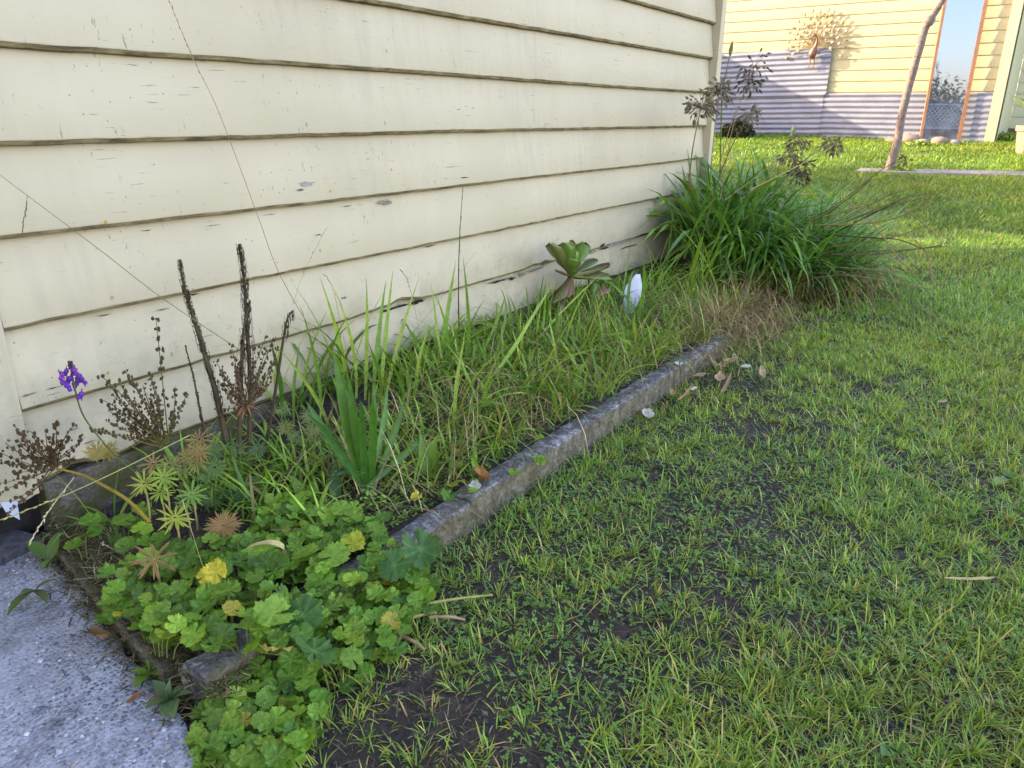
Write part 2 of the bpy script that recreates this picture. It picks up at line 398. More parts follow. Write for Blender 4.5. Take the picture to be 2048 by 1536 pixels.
# garden bed: soil raised behind the kerb, climbing a little to the wall
bx = np.arange(0.60, 5.3, 0.03); by = np.linspace(1.07, 1.90, 26)
def bedz(x, y):
    t = min(max((y-1.1)/0.75, 0), 1)
    return BED-0.006 + 0.05*t*min(1, max(-1.0, (x-1.15)*2.5)) + 0.018*nz(x, y, 6, 3) + 0.009*nz(x, y, 22, 4) - (0.05 if x > 3.5 else 0)*min(1, (x-3.5)/0.8)
BV = [(max(x, 0.66+0.19*(y-1.1)), y, bedz(x, y)) for x in bx for y in by]; n1 = len(by)
BF = [(i*n1+j, (i+1)*n1+j, (i+1)*n1+j+1, i*n1+j+1) for i in range(len(bx)-1) for j in range(n1-1)]
b_ = MB(); b_.add(BV, BF); struct(b_.build('garden_bed', M['soil'], smooth=True))
# concrete path at the left
pe = [(0.72, 2.3), (0.71, 1.88), (0.658, 1.55), (0.607, 1.30), (0.563, 1.08), (0.53, 0.95), (0.42, 0.55), (0.3, 0.1), (0.1, -0.6)]
pp = [Vector((x, y, 0)) for x, y in pe]; pl = smoothline(pp, 10); b_ = MB(); V = []; Fq = []
cols_ = 46
for q in pl:
    for k in range(cols_):
        x = q.x + (0.012*nz(q.x, q.y, 14, 5) if k == 0 else 0) - (k/(cols_-2))**1.6*2.6
        z = 0.020 + 0.003*nz(x, q.y, 12, 6) + 0.002*nz(x, q.y, 45, 7)
        if k == 0: z = -0.02
        if k == 1: x = q.x - 0.006 + 0.012*nz(q.x, q.y, 14, 5)
        V.append((x, q.y, z))
Fq = [(i*cols_+k, i*cols_+k+1, (i+1)*cols_+k+1, (i+1)*cols_+k) for i in range(len(pl)-1) for k in range(cols_-1)]
b_.add(V, Fq); struct(b_.build('concrete_path', M['slab'], smooth=True))

# ================================================================== THE NEAR HOUSE
WY = 1.871; HX0, HX1 = 0.735, 5.0
house = thing('weatherboard_house', 'cream weatherboard house wall with mouldy board edges behind the garden bed', 'house', (2.9, WY, 0))
edges = [-0.862, -0.680, -0.4825, -0.2825, -0.0825, 0.1175, 0.3175, 0.5175, 0.7175, 0.9175, 1.1175, 1.3175, 1.5175, 1.7175]
edges = [e+CAM_Z for e in edges]
def lump(x, c, w_): return math.exp(-((x-c)/w_)**2)
def board(k, z0, z1):
    n = 150; V = []; Fb = []; Mi = []
    low = k <= 2
    sx = [HX0 + (HX1-HX0)*i/n for i in range(n+1)]
    for x in sx:
        dz = 0.0035*nz(x, k*3.1, 0.7, 8) + 0.0018*nz(x, k, 9, 9)
        rag = 0.0022*abs(nz(x, k, 30, 10))*(2.2 if low else 1)
        dy = 0.004*nz(x, k*2.2, 1.1, 11)
        if k == 1:   # rotted lifts along the lower edge
            rag += 0.020*lump(x, 2.02, 0.14)*(0.5+0.9*abs(nz(x, 0, 22, 12))) + 0.008*lump(x, 2.95, 0.05) + 0.012*lump(x, 3.05, 0.035)
            dy -= 0.010*lump(x, 2.1, 0.25)
        if k == 0: rag += 0.018*lump(x, 0.83, 0.035) + 0.01*lump(x, 1.02, 0.04)
        zb = z0 + dz; yb = WY + dy; r2 = 0.003+rag
        zt = z1 + 0.025; yt = WY + 0.020 + dy*0.3
        prof = [(yb+0.036, zb+rag+0.003), (yb+0.018, zb+rag), (yb+0.0070, zb+0.002+rag), (yb+0.001, zb+0.0115+rag*1.2),
                (yb, zb+0.0150+rag), (yb+0.0155, (zb+zt)/2), (yt+0.012, zt), (yt+0.018, zt)]
        V += [(x, p[0], p[1]) for p in prof]
    m_ = 8
    for i in range(n):
        for j in range(m_-1):
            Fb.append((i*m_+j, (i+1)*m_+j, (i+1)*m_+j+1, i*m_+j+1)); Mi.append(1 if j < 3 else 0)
    q = MB(); q.V = V; q.F = Fb; q.M = Mi
    q.F.append(tuple(range(m_))); q.M.append(0); q.F.append(tuple(range(n*m_, n*m_+m_))[::-1]); q.M.append(0)
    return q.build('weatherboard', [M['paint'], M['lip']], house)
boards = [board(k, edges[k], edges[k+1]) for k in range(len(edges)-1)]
# dark core behind, foundation, corner boards, end wall, wing, roof
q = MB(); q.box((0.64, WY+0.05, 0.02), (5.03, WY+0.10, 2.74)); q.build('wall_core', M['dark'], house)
q = MB(); V = []; n = 60
for i in range(n+1):
    x = 0.745+(4.28)*i/n; w_ = 0.008*nz(x, 0, 3, 13)
    V += [(x+(0.03*0 if i else 0), WY+0.002+w_, -0.05), (x, WY-0.004+w_+0.004*nz(x, 1, 12, 1), 0.08), (x, WY+0.004+w_, edges[0]-0.002+0.004*nz(x, 2, 8, 2)), (x, WY+0.05, edges[0]-0.001), (x, WY+0.05, -0.05)]
q.add(V, [(i*5+j, (i+1)*5+j, (i+1)*5+j+1, i*5+j+1) for i in range(n) for j in range(4)] + [(0, 1, 2, 3, 4)])
q.build('foundation', M['found'], house, smooth=False)
q = MB(); q.box((5.003, WY-0.030, 0.10), (5.075, WY+0.06, 2.74)); q.build('corner_board', M['paint'], house)
q = MB(); V = []
for i in range(13):                                  # left corner board, ragged foot
    x = 0.60 + 0.132*i/12; V += [(x, WY-0.003, 0.135+0.012*nz(x, 3, 30, 3)), (x, WY-0.003, 2.74), (x, WY+0.045, 0.135), (x, WY+0.045, 2.74)]
q.add(V, [f for i in range(12) for f in [(i*4, (i+1)*4, (i+1)*4+1, i*4+1), (i*4, i*4+2, (i+1)*4+2, (i+1)*4)]] + [(48, 50, 51, 49), (0, 1, 3, 2)])
q.build('corner_board', M['paint'], house)
q = MB(); V = []
for i in range(14):                                  # end wall seen only edge-on: stepped boards
    z0 = edges[0]+0.2*i-0.02; q.box((5.0, WY+0.062, z0), (5.05, WY+4.2, min(z0+0.198, 2.74)))
q.build('end_wall', M['paint'], house)
q = MB()
for i in range(14):
    z0 = edges[0]+0.2*i-0.02; q.box((-9.0, WY+0.10, z0), (0.60, WY+0.14, min(z0+0.198, 2.74)))
q.box((0.56, WY+0.0, 0.02), (0.598, WY+0.2, 2.74)); q.box((-9, WY+4.1, 0.0), (5.05, WY+4.2, 2.74))
q.build('wing_wall', M['paint'], house)
M['iron_roof'] = plain('roof_iron', (0.20, 0.21, 0.21), (0.28, 0.29, 0.28), 6, 0.5)
q = MB(); q.add([(-9.3, WY-0.3, 2.68), (5.35, WY-0.3, 2.68), (5.35, WY+2.1, 3.6), (-9.3, WY+2.1, 3.6), (5.35, WY+4.5, 2.68), (-9.3, WY+4.5, 2.68),
                 (-9.3, WY-0.3, 2.76), (5.35, WY-0.3, 2.76), (5.35, WY+2.1, 3.68), (-9.3, WY+2.1, 3.68), (5.35, WY+4.5, 2.76), (-9.3, WY+4.5, 2.76)],
                [(0,1,2,3),(3,2,4,5),(6,7,8,9),(9,8,10,11),(0,1,7,6),(1,2,8,7),(2,4,10,8),(0,3,9,6),(3,5,11,9),(5,4,10,11)])
q.build('roof', M['iron_roof'], house)
# lifted paint and bare patches on the boards (small curled flakes; dark ones paint in the shade of gaps and cracks)
M['flake'] = plain('flake_back', (0.30, 0.25, 0.22), (0.44, 0.38, 0.34), 50, 0.9)
def flake(u, v, wpx, hpx, mt, lift=0.004, seed=0):
    c = at_y(u, v, WY); s = (at_y(u+wpx, v, WY)-c).x; hh = abs((at_y(u, v+hpx, WY)-c).z)*0.8; s *= 0.75; q = MB(); n = 17; V = []
    k = int(np.argmin([abs((edges[i]+edges[i+1])/2-c.z) for i in range(len(edges)-1)])); f = min(max((c.z-edges[k])/(edges[k+1]-edges[k]), 0.05), 1)
    y = WY + 0.0185*f - 0.0015
    for i in range(n):
        a_ = 2*math.pi*i/n; r_ = 0.75+0.9*nz(math.cos(a_)*2+seed, math.sin(a_)*2, 2.3, seed)
        V.append((c.x+s*0.5*r_*math.cos(a_), y-0.0015-lift*max(0, math.sin(a_+0.6)), c.z+hh*0.5*r_*math.sin(a_)))
    V.append((c.x, y-0.002, c.z)); q.add(V, [(i, (i+1) % n, n) for i in range(n)])
    return q.build('flake_or_gap_shade', mt, boards[min(k, len(boards)-1)])
for i, (u, v, a_, b2, mt) in enumerate([(614, 368, 44, 15, 'flake'), (600, 380, 20, 8, 'rotwood'), (775, 405, 46, 14, 'rotwood'), (862, 586, 60, 15, 'flake'),
        (1050, 550, 20, 10, 'rotwood'), (1100, 527, 30, 10, 'rotwood'), (1205, 490, 14, 12, 'dark'), (1190, 505, 22, 8, 'rotwood'),
        (85, 920, 52, 8, 'dark'), (138, 912, 9, 10, 'dark'), (180, 885, 40, 6, 'rotwood'), (760, 612, 40, 14, 'rotwood'), (840, 605, 46, 12, 'dark'), (1030, 558, 18, 8, 'dark'),
        (690, 596, 22, 7, 'rotwood'), (1180, 520, 30, 7, 'rotwood'), (640, 470, 14, 6, 'rotwood'),
        (790, 618, 80, 9, 'dark'), (1005, 562, 70, 7, 'dark'), (1075, 540, 50, 8, 'rotwood'), (1240, 484, 90, 10, 'rotwood'), (1215, 496, 30, 9, 'dark'), (1300, 465, 70, 6, 'dark'), (1260, 494, 60, 5, 'dark'),
        (55, 790, 60, 7, 'rotwood'), (110, 775, 50, 4, 'dark'), (105, 788, 40, 4, 'rotwood'), (50, 975, 9, 46, 'dark'), (18, 850, 6, 40, 'dark'), (150, 860, 46, 5, 'rotwood'), (270, 838, 40, 4, 'dark'),
        (330, 620, 50, 5, 'rotwood'), (460, 568, 60, 5, 'rotwood'), (395, 590, 26, 5, 'dark'), (215, 632, 40, 5, 'dark'), (560, 546, 40, 4, 'dark'), (870, 492, 36, 4, 'dark'), (700, 413, 24, 4, 'dark'), (430, 452, 40, 4, 'rotwood'), (300, 462, 30, 4, 'dark'), (930, 355, 26, 4, 'dark')]):
    flake(u, v, a_, b2, M[mt], seed=i+1)

# ================================================================== THE FAR SHED
shed = thing('cream_shed', 'sunlit butter yellow weatherboard shed at the far end of the lawn', 'shed', farp(4, 0.64))
EXPF = 0.15; zref = at_far(1750, 49).z; a1 = at_far(2030, 150).dot(FD); A_R = 1.93; A_L = 9.6
def fbox(q, a0, a1_, z0, z1, o0, o1, mi=0):          # box on the far wall: along, height, depth towards the lawn
    q.obox(farp(a0, z0, o0), FD*(a1_-a0), FN*(o1-o0), Vector((0, 0, z1-z0)), mi)
zb = zref - EXPF*18
for k in range(0, 27):
    z0 = zb + EXPF*k
    if z0 < 0.55 or z0 > 3.0: continue
    q = MB(); o = farp(A_R, z0, 0.0); L = FD*(A_L-A_R)
    P = [farp(A_R, z0, 0), farp(A_R, z0, 0.017), farp(A_R, z0+0.012, 0.020), farp(A_R, z0+EXPF+0.012, 0.004), farp(A_R, z0+EXPF+0.012, 0)]
    V = P+[p+L for p in P]; q.add(V, [(0,1,6,5),(1,2,7,6),(2,3,8,7),(3,4,9,8),(0,4,3,2,1),(5,6,7,8,9)]); q.build('weatherboard', M['paint_far'], shed)
q = MB(); fbox(q, A_R-0.02, A_L, 0.3, 3.2, -0.06, -0.003); q.build('wall_core', M['dark'], shed)
q = MB(); fbox(q, A_R, A_L, 0.3, 0.70, 0.0, 0.014); q.build('plinth', M['found'], shed)
# soffit and fascia above
zs = at_far(1450, 20).z; M['fascia'] = plain('olive_fascia', (0.16, 0.13, 0.06), (0.22, 0.18, 0.09), 12, 0.8, 0.1)
q = MB()
q.obox(farp(A_L, at_far(1450, 16).z-0.02, 0.0), -FD*4.6 + Vector((0, 0, 0.50)), FN*0.09, Vector((0, 0, 0.16))); q.build('fascia', M['fascia'], shed)
# corner post and the shaded side wall running towards us on the right
q = MB(); fbox(q, A_R-0.02, A_R+0.10, 0.55, 3.0, 0.022, 0.075); q.build('corner_post', M['paint_far'], shed)
cpos = farp(A_R-0.02, 0, 0.0)
for k in range(18):                                  # recessed wall beyond the corner, always in the shed's own shade
    z0 = 0.86+0.152*k; q = MB(); P = [farp(A_R-3.0, z0, -0.80), farp(A_R-3.0, z0, -0.78), farp(A_R-3.0, z0+0.012, -0.777), farp(A_R-3.0, z0+0.165, -0.795), farp(A_R-3.0, z0+0.165, -0.80)]
    V = P+[p+FD*2.97 for p in P]; q.add(V, [(0,1,6,5),(1,2,7,6),(2,3,8,7),(3,4,9,8),(0,4,3,2,1),(5,6,7,8,9)]); q.build('side_weatherboard', M['paint_side'], shed)
q = MB(); fbox(q, A_R-3.0, A_R-0.03, 0.4, 3.4, -0.86, -0.803); fbox(q, A_R-0.026, A_R+0.02, 0.4, 3.2, -0.80, -0.064); q.build('side_core', M['paint_side'], shed)
q = MB(); fbox(q, A_R-3.0, A_R-0.03, 0.4, 0.858, -0.80, -0.785); q.build('side_plinth', M['found'], shed)
# corrugated iron sheets screwed over the boards
def iron_mat():
    mt, t, b = newmat('galvanised_iron'); g = NG(t); P = g.pos()
    f = g.noise(P, 4, 5, 0.6); c = g.ramp(f, [(0.3, (0.16, 0.168, 0.20)), (0.7, (0.22, 0.225, 0.255))])
    ru = g.noise(P, 9, 5, 0.7); c = g.mix(g.ramp(ru, [(0.62, 0.0), (0.72, 0.5)]), c, (0.34, 0.22, 0.13))
    g.l(c, b.inputs['Base Color']); b.inputs['Metallic'].default_value = 0.35; b.inputs['Roughness'].default_value = 0.5; g.bump(ru, b, 0.15, 0.004); return mt
M['iron'] = iron_mat()
def iron_sheet(a0, a1_, z0, z1, off, tilt=0.0, rc=0.0):
    pitch = 0.076; n = max(4, int((z1-z0)/pitch*8)); mcols = 14; V = []
    for i in range(n+1):
        z = z0+(z1-z0)*i/n; d = off+0.0065*math.sin(2*math.pi*(z-z0)/pitch)
        inset = 0
        if rc and z-z0 < rc: inset = rc-math.sqrt(max(0, rc*rc-(rc-(z-z0))**2))
        for k in range(mcols+1):
            a_ = a0+inset+(a1_-a0-inset)*k/mcols
            V.append(farp(a_, z+tilt*(a_-a0)+0.003*nz(a_, z, 3, 4), d+0.005*nz(a_, z, 1.5, 6)))
    Fs = [(i*(mcols+1)+k, i*(mcols+1)+k+1, (i+1)*(mcols+1)+k+1, (i+1)*(mcols+1)+k) for i in range(n) for k in range(mcols)]
    q = MB(); q.add(V, Fs); return q.build('iron_sheet', M['iron'], shed, smooth=True)
A = lambda u, v: at_far(u, v).dot(FD)
aR = A(1664, 120); aS = A(1638, 250); zlap = at_far(1645, 190).z
iron_sheet(aR, A_L, zlap-0.01, at_far(1660, 96).z, 0.055, -0.018, 0.05)
iron_sheet(aS-0.03, A_L, at_far(1600, 277).z, zlap+0.03, 0.042, -0.02)
iron_sheet(A_R+0.04, aS, at_far(1740, 280).z, at_far(1740, 187).z, 0.034, 0.0)
iron_sheet(A_R+0.045, A(1948, 240), at_far(1950, 284).z, at_far(1965, 190).z, 0.066, 0.0)
# lean-to beyond the picture's left, built against the same wall: it throws the slanting shade on the iron
lean = thing('lean_to', 'low cream lean-to against the shed wall hidden behind the house corner', 'lean-to', farp(8.6, 0.66, 0.8))
q = MB(); fbox(q, 7.70, 9.5, 0.4, 2.24, 0.06, 1.66); q.build('wall', M['paint_far'], lean)
q = MB(); q.obox(farp(7.60, 2.64, 0.06), FN*1.68+Vector((0, 0, -0.36)), FD*2.0, Vector((0, 0, 0.03))); q.build('roof', M['iron_roof'], lean)

# ------------------------------------------------------------------ metal peacock on the shed
M['brass'] = plain('weathered_brass', (0.19, 0.125, 0.06), (0.30, 0.21, 0.105), 30, 0.5, 0.2, metal=0.35)
M['copper'] = plain('copper_body', (0.15, 0.075, 0.04), (0.24, 0.13, 0.07), 40, 0.45, 0.2, metal=0.4)
M['eye'] = plain('glazed_eye', (0.40, 0.36, 0.24), (0.46, 0.43, 0.33), 40, 0.35, 0.0); M['eye_green'] = plain('green_eye', (0.09, 0.11, 0.05), (0.14, 0.15, 0.07), 40, 0.35, 0.0)
ctr = farp(A(1634, 88), at_far(1634, 88).z, 0.0)
pk = thing('peacock_ornament', 'metal peacock wall ornament with fanned tail above the corrugated iron', 'ornament', ctr)
SP = 1/ (F_PX/13.1)                                   # metres for one photograph pixel at that wall
def pw(dx, dz, off): return ctr - FD*(dx*SP) + Vector((0, 0, dz*SP)) + FN*off
random.seed(3)
for ring, (rad, cnt, a0, a1_) in enumerate([(55, 17, -22, 202), (44, 15, -12, 192), (33, 12, -18, 198), (22, 8, 0, 180)]):
    for i in range(cnt):
        an = R(a0+(a1_-a0)*(i+0.5*(ring % 2))/(cnt-1)+random.uniform(-3, 3)); rr = rad*random.uniform(0.92, 1.03)
        cx, cz = rr*math.cos(an)*0.93, rr*math.sin(an)*0.98; off = 0.075+0.016*ring
        q = MB(); q.tube([pw(0, -6, 0.10), pw(cx*0.5, cz*0.5, 0.10), pw(cx, cz, off)], 0.0026, 4)
        d = Vector((math.cos(an), math.sin(an))); pr = Vector((-d.y, d.x)); V = []
        for lay, (s1, o2) in enumerate([(3.5, 0.0), (3.5, 0.006)]):
            for k in range(9):
                t_ = 2*math.pi*k/9; e = d*(math.cos(t_)*s1*1.15)+pr*(math.sin(t_)*s1*0.75); V.append(pw(cx+e.x, cz+e.y, off+o2))
        q.add(V, [tuple(range(9)), tuple(range(9, 18))]+[(k, (k+1) % 9, 9+(k+1) % 9, 9+k) for k in range(9)])
        f_ = q.build('feather', M['brass'], pk)
        q = MB(); V = [pw(cx+(d*(math.cos(2*math.pi*k/8)*2.3)+pr*(math.sin(2*math.pi*k/8)*1.6)).x, cz+(d*(math.cos(2*math.pi*k/8)*2.3)+pr*(math.sin(2*math.pi*k/8)*1.6)).y, off+0.012) for k in range(8)]
        V.append(pw(cx, cz, off+0.017)); q.add(V, [(k, (k+1) % 8, 8) for k in range(8)])
        q.build('feather_eye', M['eye_green' if random.random() < 0.3 else 'eye'], f_)
q = MB(); pts = [pw(-1, -24, 0.12), pw(0, -19, 0.14), pw(2, -11, 0.15), pw(5, -3, 0.155), pw(6, 6, 0.16), pw(3, 12, 0.17), pw(-3, 13, 0.18)]
q.tube(smoothline(pts, 3), [0.015, 0.034, 0.048, 0.055, 0.057, 0.054, 0.047, 0.037, 0.028, 0.022, 0.018, 0.016, 0.015, 0.015, 0.016, 0.020, 0.023, 0.019, 0.008], 10)
q.build('body', M['copper'], pk, smooth=True)
q = MB(); q.tube([pw(-5, 15, 0.18), pw(-9, 13.5, 0.185), pw(-12, 12, 0.185)], [0.014, 0.010, 0.002], 5); q.build('beak', M['brass'], pk)
q = MB()
for s in (-1.5, 0, 1.5): q.tube([pw(-1, 17, 0.18), pw(-0.5+s, 22, 0.18)], 0.0025, 4); q.blob(pw(-0.5+s, 22.5, 0.18), 0.006)
q.build('crest', M['brass'], pk)
for s in (-4, 4):
    q = MB(); q.tube([pw(s*0.6, -22, 0.12), pw(s, -30, 0.11), pw(s-1, -37, 0.10)], [0.016, 0.008, 0.006], 5)
    for t_ in (-5, -1, 4): q.tube([pw(s-1, -37, 0.10), pw(s-1+t_, -40, 0.11)], 0.004, 4)
    q.build('leg', M['copper'], pk)

# ------------------------------------------------------------------ tall mirror
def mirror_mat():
    mt, t, b = newmat('dusty_sky_tinted_mirror'); g = NG(t); P = g.pos()
    b.inputs['Base Color'].default_value = (0.17, 0.22, 0.30, 1); b.inputs['Metallic'].default_value = 1; b.inputs['Roughness'].default_value = 0.015  # dark blue tint puts a dimmer sky reflection into the glass colour
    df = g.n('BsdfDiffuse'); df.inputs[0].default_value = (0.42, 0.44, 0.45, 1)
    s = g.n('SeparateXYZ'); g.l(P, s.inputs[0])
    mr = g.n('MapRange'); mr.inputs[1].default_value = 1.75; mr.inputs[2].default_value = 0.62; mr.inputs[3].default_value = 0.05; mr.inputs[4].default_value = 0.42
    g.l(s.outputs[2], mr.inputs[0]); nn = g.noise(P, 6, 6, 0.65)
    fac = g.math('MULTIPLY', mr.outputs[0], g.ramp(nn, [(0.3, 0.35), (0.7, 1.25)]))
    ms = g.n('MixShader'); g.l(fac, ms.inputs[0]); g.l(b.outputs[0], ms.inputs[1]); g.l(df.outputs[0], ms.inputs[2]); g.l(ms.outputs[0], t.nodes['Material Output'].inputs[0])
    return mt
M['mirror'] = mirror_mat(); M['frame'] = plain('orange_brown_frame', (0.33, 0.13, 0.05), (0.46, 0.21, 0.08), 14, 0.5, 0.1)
bl = at_far(1838, 279, 0.28); br = at_far(1921, 281, 0.12); 
md = (br-bl); md.z = 0; mw = md.length; md.normalize(); mn = Vector((md.y, -md.x, 0))
if mn.x > 0: mn = -mn
mz0 = min(bl.z, br.z)-0.01; mh = 2.1
mir = thing('tall_mirror', 'tall mirror with thin orange brown frame leaning against the yellow shed', 'mirror', bl+md*mw/2)
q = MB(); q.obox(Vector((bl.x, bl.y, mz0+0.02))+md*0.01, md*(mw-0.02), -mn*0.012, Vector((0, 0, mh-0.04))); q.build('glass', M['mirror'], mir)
for nm, o_, a_, b2 in [('frame_bar', 0, 0.034, mh), ('frame_bar', mw-0.045, 0.045, mh)]:
    q = MB(); q.obox(Vector((bl.x, bl.y, mz0))+md*o_+mn*0.012, md*a_, -mn*0.05, Vector((0, 0, b2))); q.build(nm, M['frame'], mir)
q = MB(); q.obox(Vector((bl.x, bl.y, mz0+mh-0.04))+md*0.034+mn*0.010, md*(mw-0.08), -mn*0.046, Vector((0, 0, 0.04))); q.build('frame_bar', M['frame'], mir)

# ------------------------------------------------------------------ driftwood pole
M['pole'] = plain('grey_driftwood', (0.13, 0.095, 0.075), (0.29, 0.22, 0.175), 30, 0.9, 1.0, 0.02)
pg = at_g(1776, 345)
ratio = pg.x
def on_pole(u, v, k=1.0):
    d = ray(u, v); t_ = pg.x*k/d.x; return CAM + d*t_
pts = [on_pole(*p) for p in [(1774, 352), (1785, 318), (1796, 280), (1802, 240), (1812, 195), (1824, 150), (1838, 100), (1849, 60), (1858, 42), (1874, 18), (1892, -12), (1925, -60), (1950, -120)]]
q = MB(); pl_ = smoothline(pts, 4)
q.tube(pl_, [0.052-0.012*min(1, i/12)+0.006*nz(i*0.5, 0, 1, 2)+(0.016 if abs(i-32) < 2 else 0)-0.014*max(0, (i-30)/20) for i in range(len(pl_))], 10)
pole = tag(q.build('driftwood_pole', M['pole'], smooth=True), 'crooked weathered grey branch pole standing in the lawn before the mirror', 'pole')
# paving strip at its foot
M['pave'] = plain('pinkish_paving', (0.20, 0.16, 0.15), (0.30, 0.25, 0.235), 8, 0.9, 0.5)
ps = [at_g(1712, 346), at_g(1800, 350), at_g(1930, 353), at_g(2060, 357)]; pb = [at_g(1722, 341), at_g(1800, 343), at_g(1930, 346), at_g(2060, 349)]
q = MB(); V = []
for a_, b2 in zip(ps, pb): V += [(a_.x, a_.y, zg(a_.x, a_.y)-0.02), (a_.x, a_.y, zg(a_.x, a_.y)+0.03), (b2.x, b2.y, zg(b2.x, b2.y)+0.03), (b2.x, b2.y, zg(b2.x, b2.y)-0.02)]
q.add(V, [(i*4+j, (i+1)*4+j, (i+1)*4+j+1, i*4+j+1) for i in range(3) for j in range(3)]+[(0, 1, 2, 3)])
struct(q.build('paving_strip', M['pave']))

# ------------------------------------------------------------------ stones, bush, cactus and pot along the shed
M['stone'] = plain('river_stone', (0.13, 0.13, 0.125), (0.24, 0.23, 0.22), 12, 0.9, 0.3); M['stone_warm'] = plain('warm_stone', (0.17, 0.12, 0.085), (0.27, 0.20, 0.15), 10, 0.9, 0.4)
def stone(name, u, v, wpx, hpx, mt, label, cat, grp, off=0.25):
    c = at_far(u, v, off); q = MB(); r_ = wpx*SP*0.5; random.seed(int(u*7+v)); q.blob((0, 0, 0), r_, 10, 6, 0.10, 0, (0.8, 1, hpx/wpx))
    o = part(name, q.mesh(name, mt, True), None, (c.x, c.y, c.z)); return tag(o, label, cat, grp)
for i, (u, v) in enumerate([(1512, 287), (1524, 289), (1537, 286), (1549, 289), (1563, 287), (1577, 290), (1592, 288), (1610, 289), (1626, 287), (1645, 288), (1662, 289), (1676, 287), (1690, 289), (1704, 286), (1717, 289), (1731, 287), (1744, 289), (1757, 287), (1768, 289)]):
    stone('border_stone', u, v, random.uniform(12, 19), random.uniform(6, 9), M['stone'], 'small grey stone in the shaded row along the shed foot', 'stone', 'small grey border stones', 0.35)
stone('boulder', 1818, 280, 36, 20, M['stone_warm'], 'rounded brown boulder at the left foot of the mirror', 'boulder', None, 0.30)
stone('boulder', 1880, 283, 28, 15, M['stone_warm'], 'low tan boulder in front of the mirror glass', 'boulder', None, 0.38)
stone('boulder', 1846, 284, 22, 10, M['stone'], 'flat blue grey stone between the two brown boulders', 'stone', None, 0.38)
stone('boulder', 1787, 283, 30, 12, M['stone_warm'], 'pale flat boulder just left of the pole', 'boulder', None, 0.30)
stone('boulder', 1910, 285, 20, 9, M['stone'], 'pale stone at the right foot of the mirror', 'stone', None, 0.36)
def leaf_cloud(n, ctr_, rad, cols, size, surf=0.6, squash=1.0):
    d = rng.normal(size=(n, 3)); d /= np.linalg.norm(d, axis=1)[:, None]; rr = (surf+(1-surf)*rng.random(n))[:, None]
    p = d*rr*np.array(rad)*(1+0.15*np.sin(d[:, :1]*9+d[:, 1:2]*7)) + np.array(ctr_)
    TV = [(-0.5, 0, 0), (0, -0.28, 0.08), (0.5, 0, 0), (0, 0.28, 0.08)]; TF = [[0, 1, 2, 3]]
    return bulk_template(TV, TF, p, rotmats(rng.random(n)*6.28, rng.random(n)*3.1, rng.random(n)*6.28), size*(0.6+0.8*rng.random(n)), pick(cols, n, 0.25))
bc = at_far(1474, 276, 0.55)
bs = thing('round_bush', 'dark round clipped bush against the corrugated iron by the house corner', 'bush', (bc.x, bc.y, zg(bc.x, bc.y)))
Vv, Ff, Ll, Cc = leaf_cloud(2600, (bc.x, bc.y, bc.z+0.05), (0.24, 0.25, 0.20), [(0.05, 0.06, 0.025), (0.075, 0.075, 0.035), (0.04, 0.05, 0.03)], 0.05, 0.8)
stuff(part('foliage', mesh_np('foliage', Vv, Ff, Ll, M['bulk'], Cc), bs))
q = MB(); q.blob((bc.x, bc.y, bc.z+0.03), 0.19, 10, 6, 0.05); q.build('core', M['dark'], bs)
M['cactus'] = plain('cactus', (0.12, 0.17, 0.06), (0.18, 0.23, 0.09), 20, 0.6, 0.3)
for (u0, v0, v1, wd, lb) in [(1583, 288, 252, 9, 'tall slim green cactus column before the corrugated iron'), (1642, 289, 274, 8, 'short stubby green cactus beside the border stones')]:
    b0 = at_far(u0, v0, 0.3); t1 = at_far(u0, v1, 0.3); q = MB(); V = []; ns = 14; hs = 7
    for i in range(hs+1):
        f_ = i/hs; rr = wd*SP*0.5*(1 if f_ < 0.8 else math.sqrt(max(0.02, 1-((f_-0.8)/0.2)**2)))
        for k in range(ns):
            rk = rr*(1 if k % 2 else 0.78); V.append((b0.x+rk*math.cos(2*math.pi*k/ns), b0.y+rk*math.sin(2*math.pi*k/ns), b0.z+(t1.z-b0.z)*f_))
    q.add(V, [(i*ns+k, i*ns+(k+1) % ns, (i+1)*ns+(k+1) % ns, (i+1)*ns+k) for i in range(hs) for k in range(ns)]+[tuple(range(hs*ns, hs*ns+ns))])
    tag(q.build('cactus', M['cactus']), lb, 'cactus')
# terracotta pot with agave at the right edge
pc = at_g(2046, 292); pc = CAM + ray(2066, 280)*((pg.x+1.9)/ray(2066, 280).x)
gp = Vector((pc.x, pc.y, zg(pc.x, pc.y)))
M['terra'] = plain('terracotta', (0.26, 0.13, 0.075), (0.36, 0.20, 0.13), 8, 0.85, 0.3)
pot = thing('terracotta_pot', 'pale terracotta pot at the right edge before the shed side wall', 'pot', gp)
q = MB(); V = []; ns = 20; prof = [(0.15, 0.0), (0.17, 0.12), (0.185, 0.26), (0.205, 0.27), (0.205, 0.33), (0.18, 0.33), (0.175, 0.29), (0.0, 0.29)]
for r_, z in prof: V += [(gp.x+r_*math.cos(2*math.pi*k/ns), gp.y+r_*math.sin(2*math.pi*k/ns), gp.z+z) for k in range(ns)]
q.add(V, [(i*ns+k, i*ns+(k+1) % ns, (i+1)*ns+(k+1) % ns, (i+1)*ns+k) for i in range(len(prof)-1) for k in range(ns)]); q.build('pot_wall', M['terra'], pot, smooth=False)
ag = thing('agave_plant', 'grey green agave with long curved leaves growing in the terracotta pot', 'agave', gp+Vector((0, 0, 0.29)))
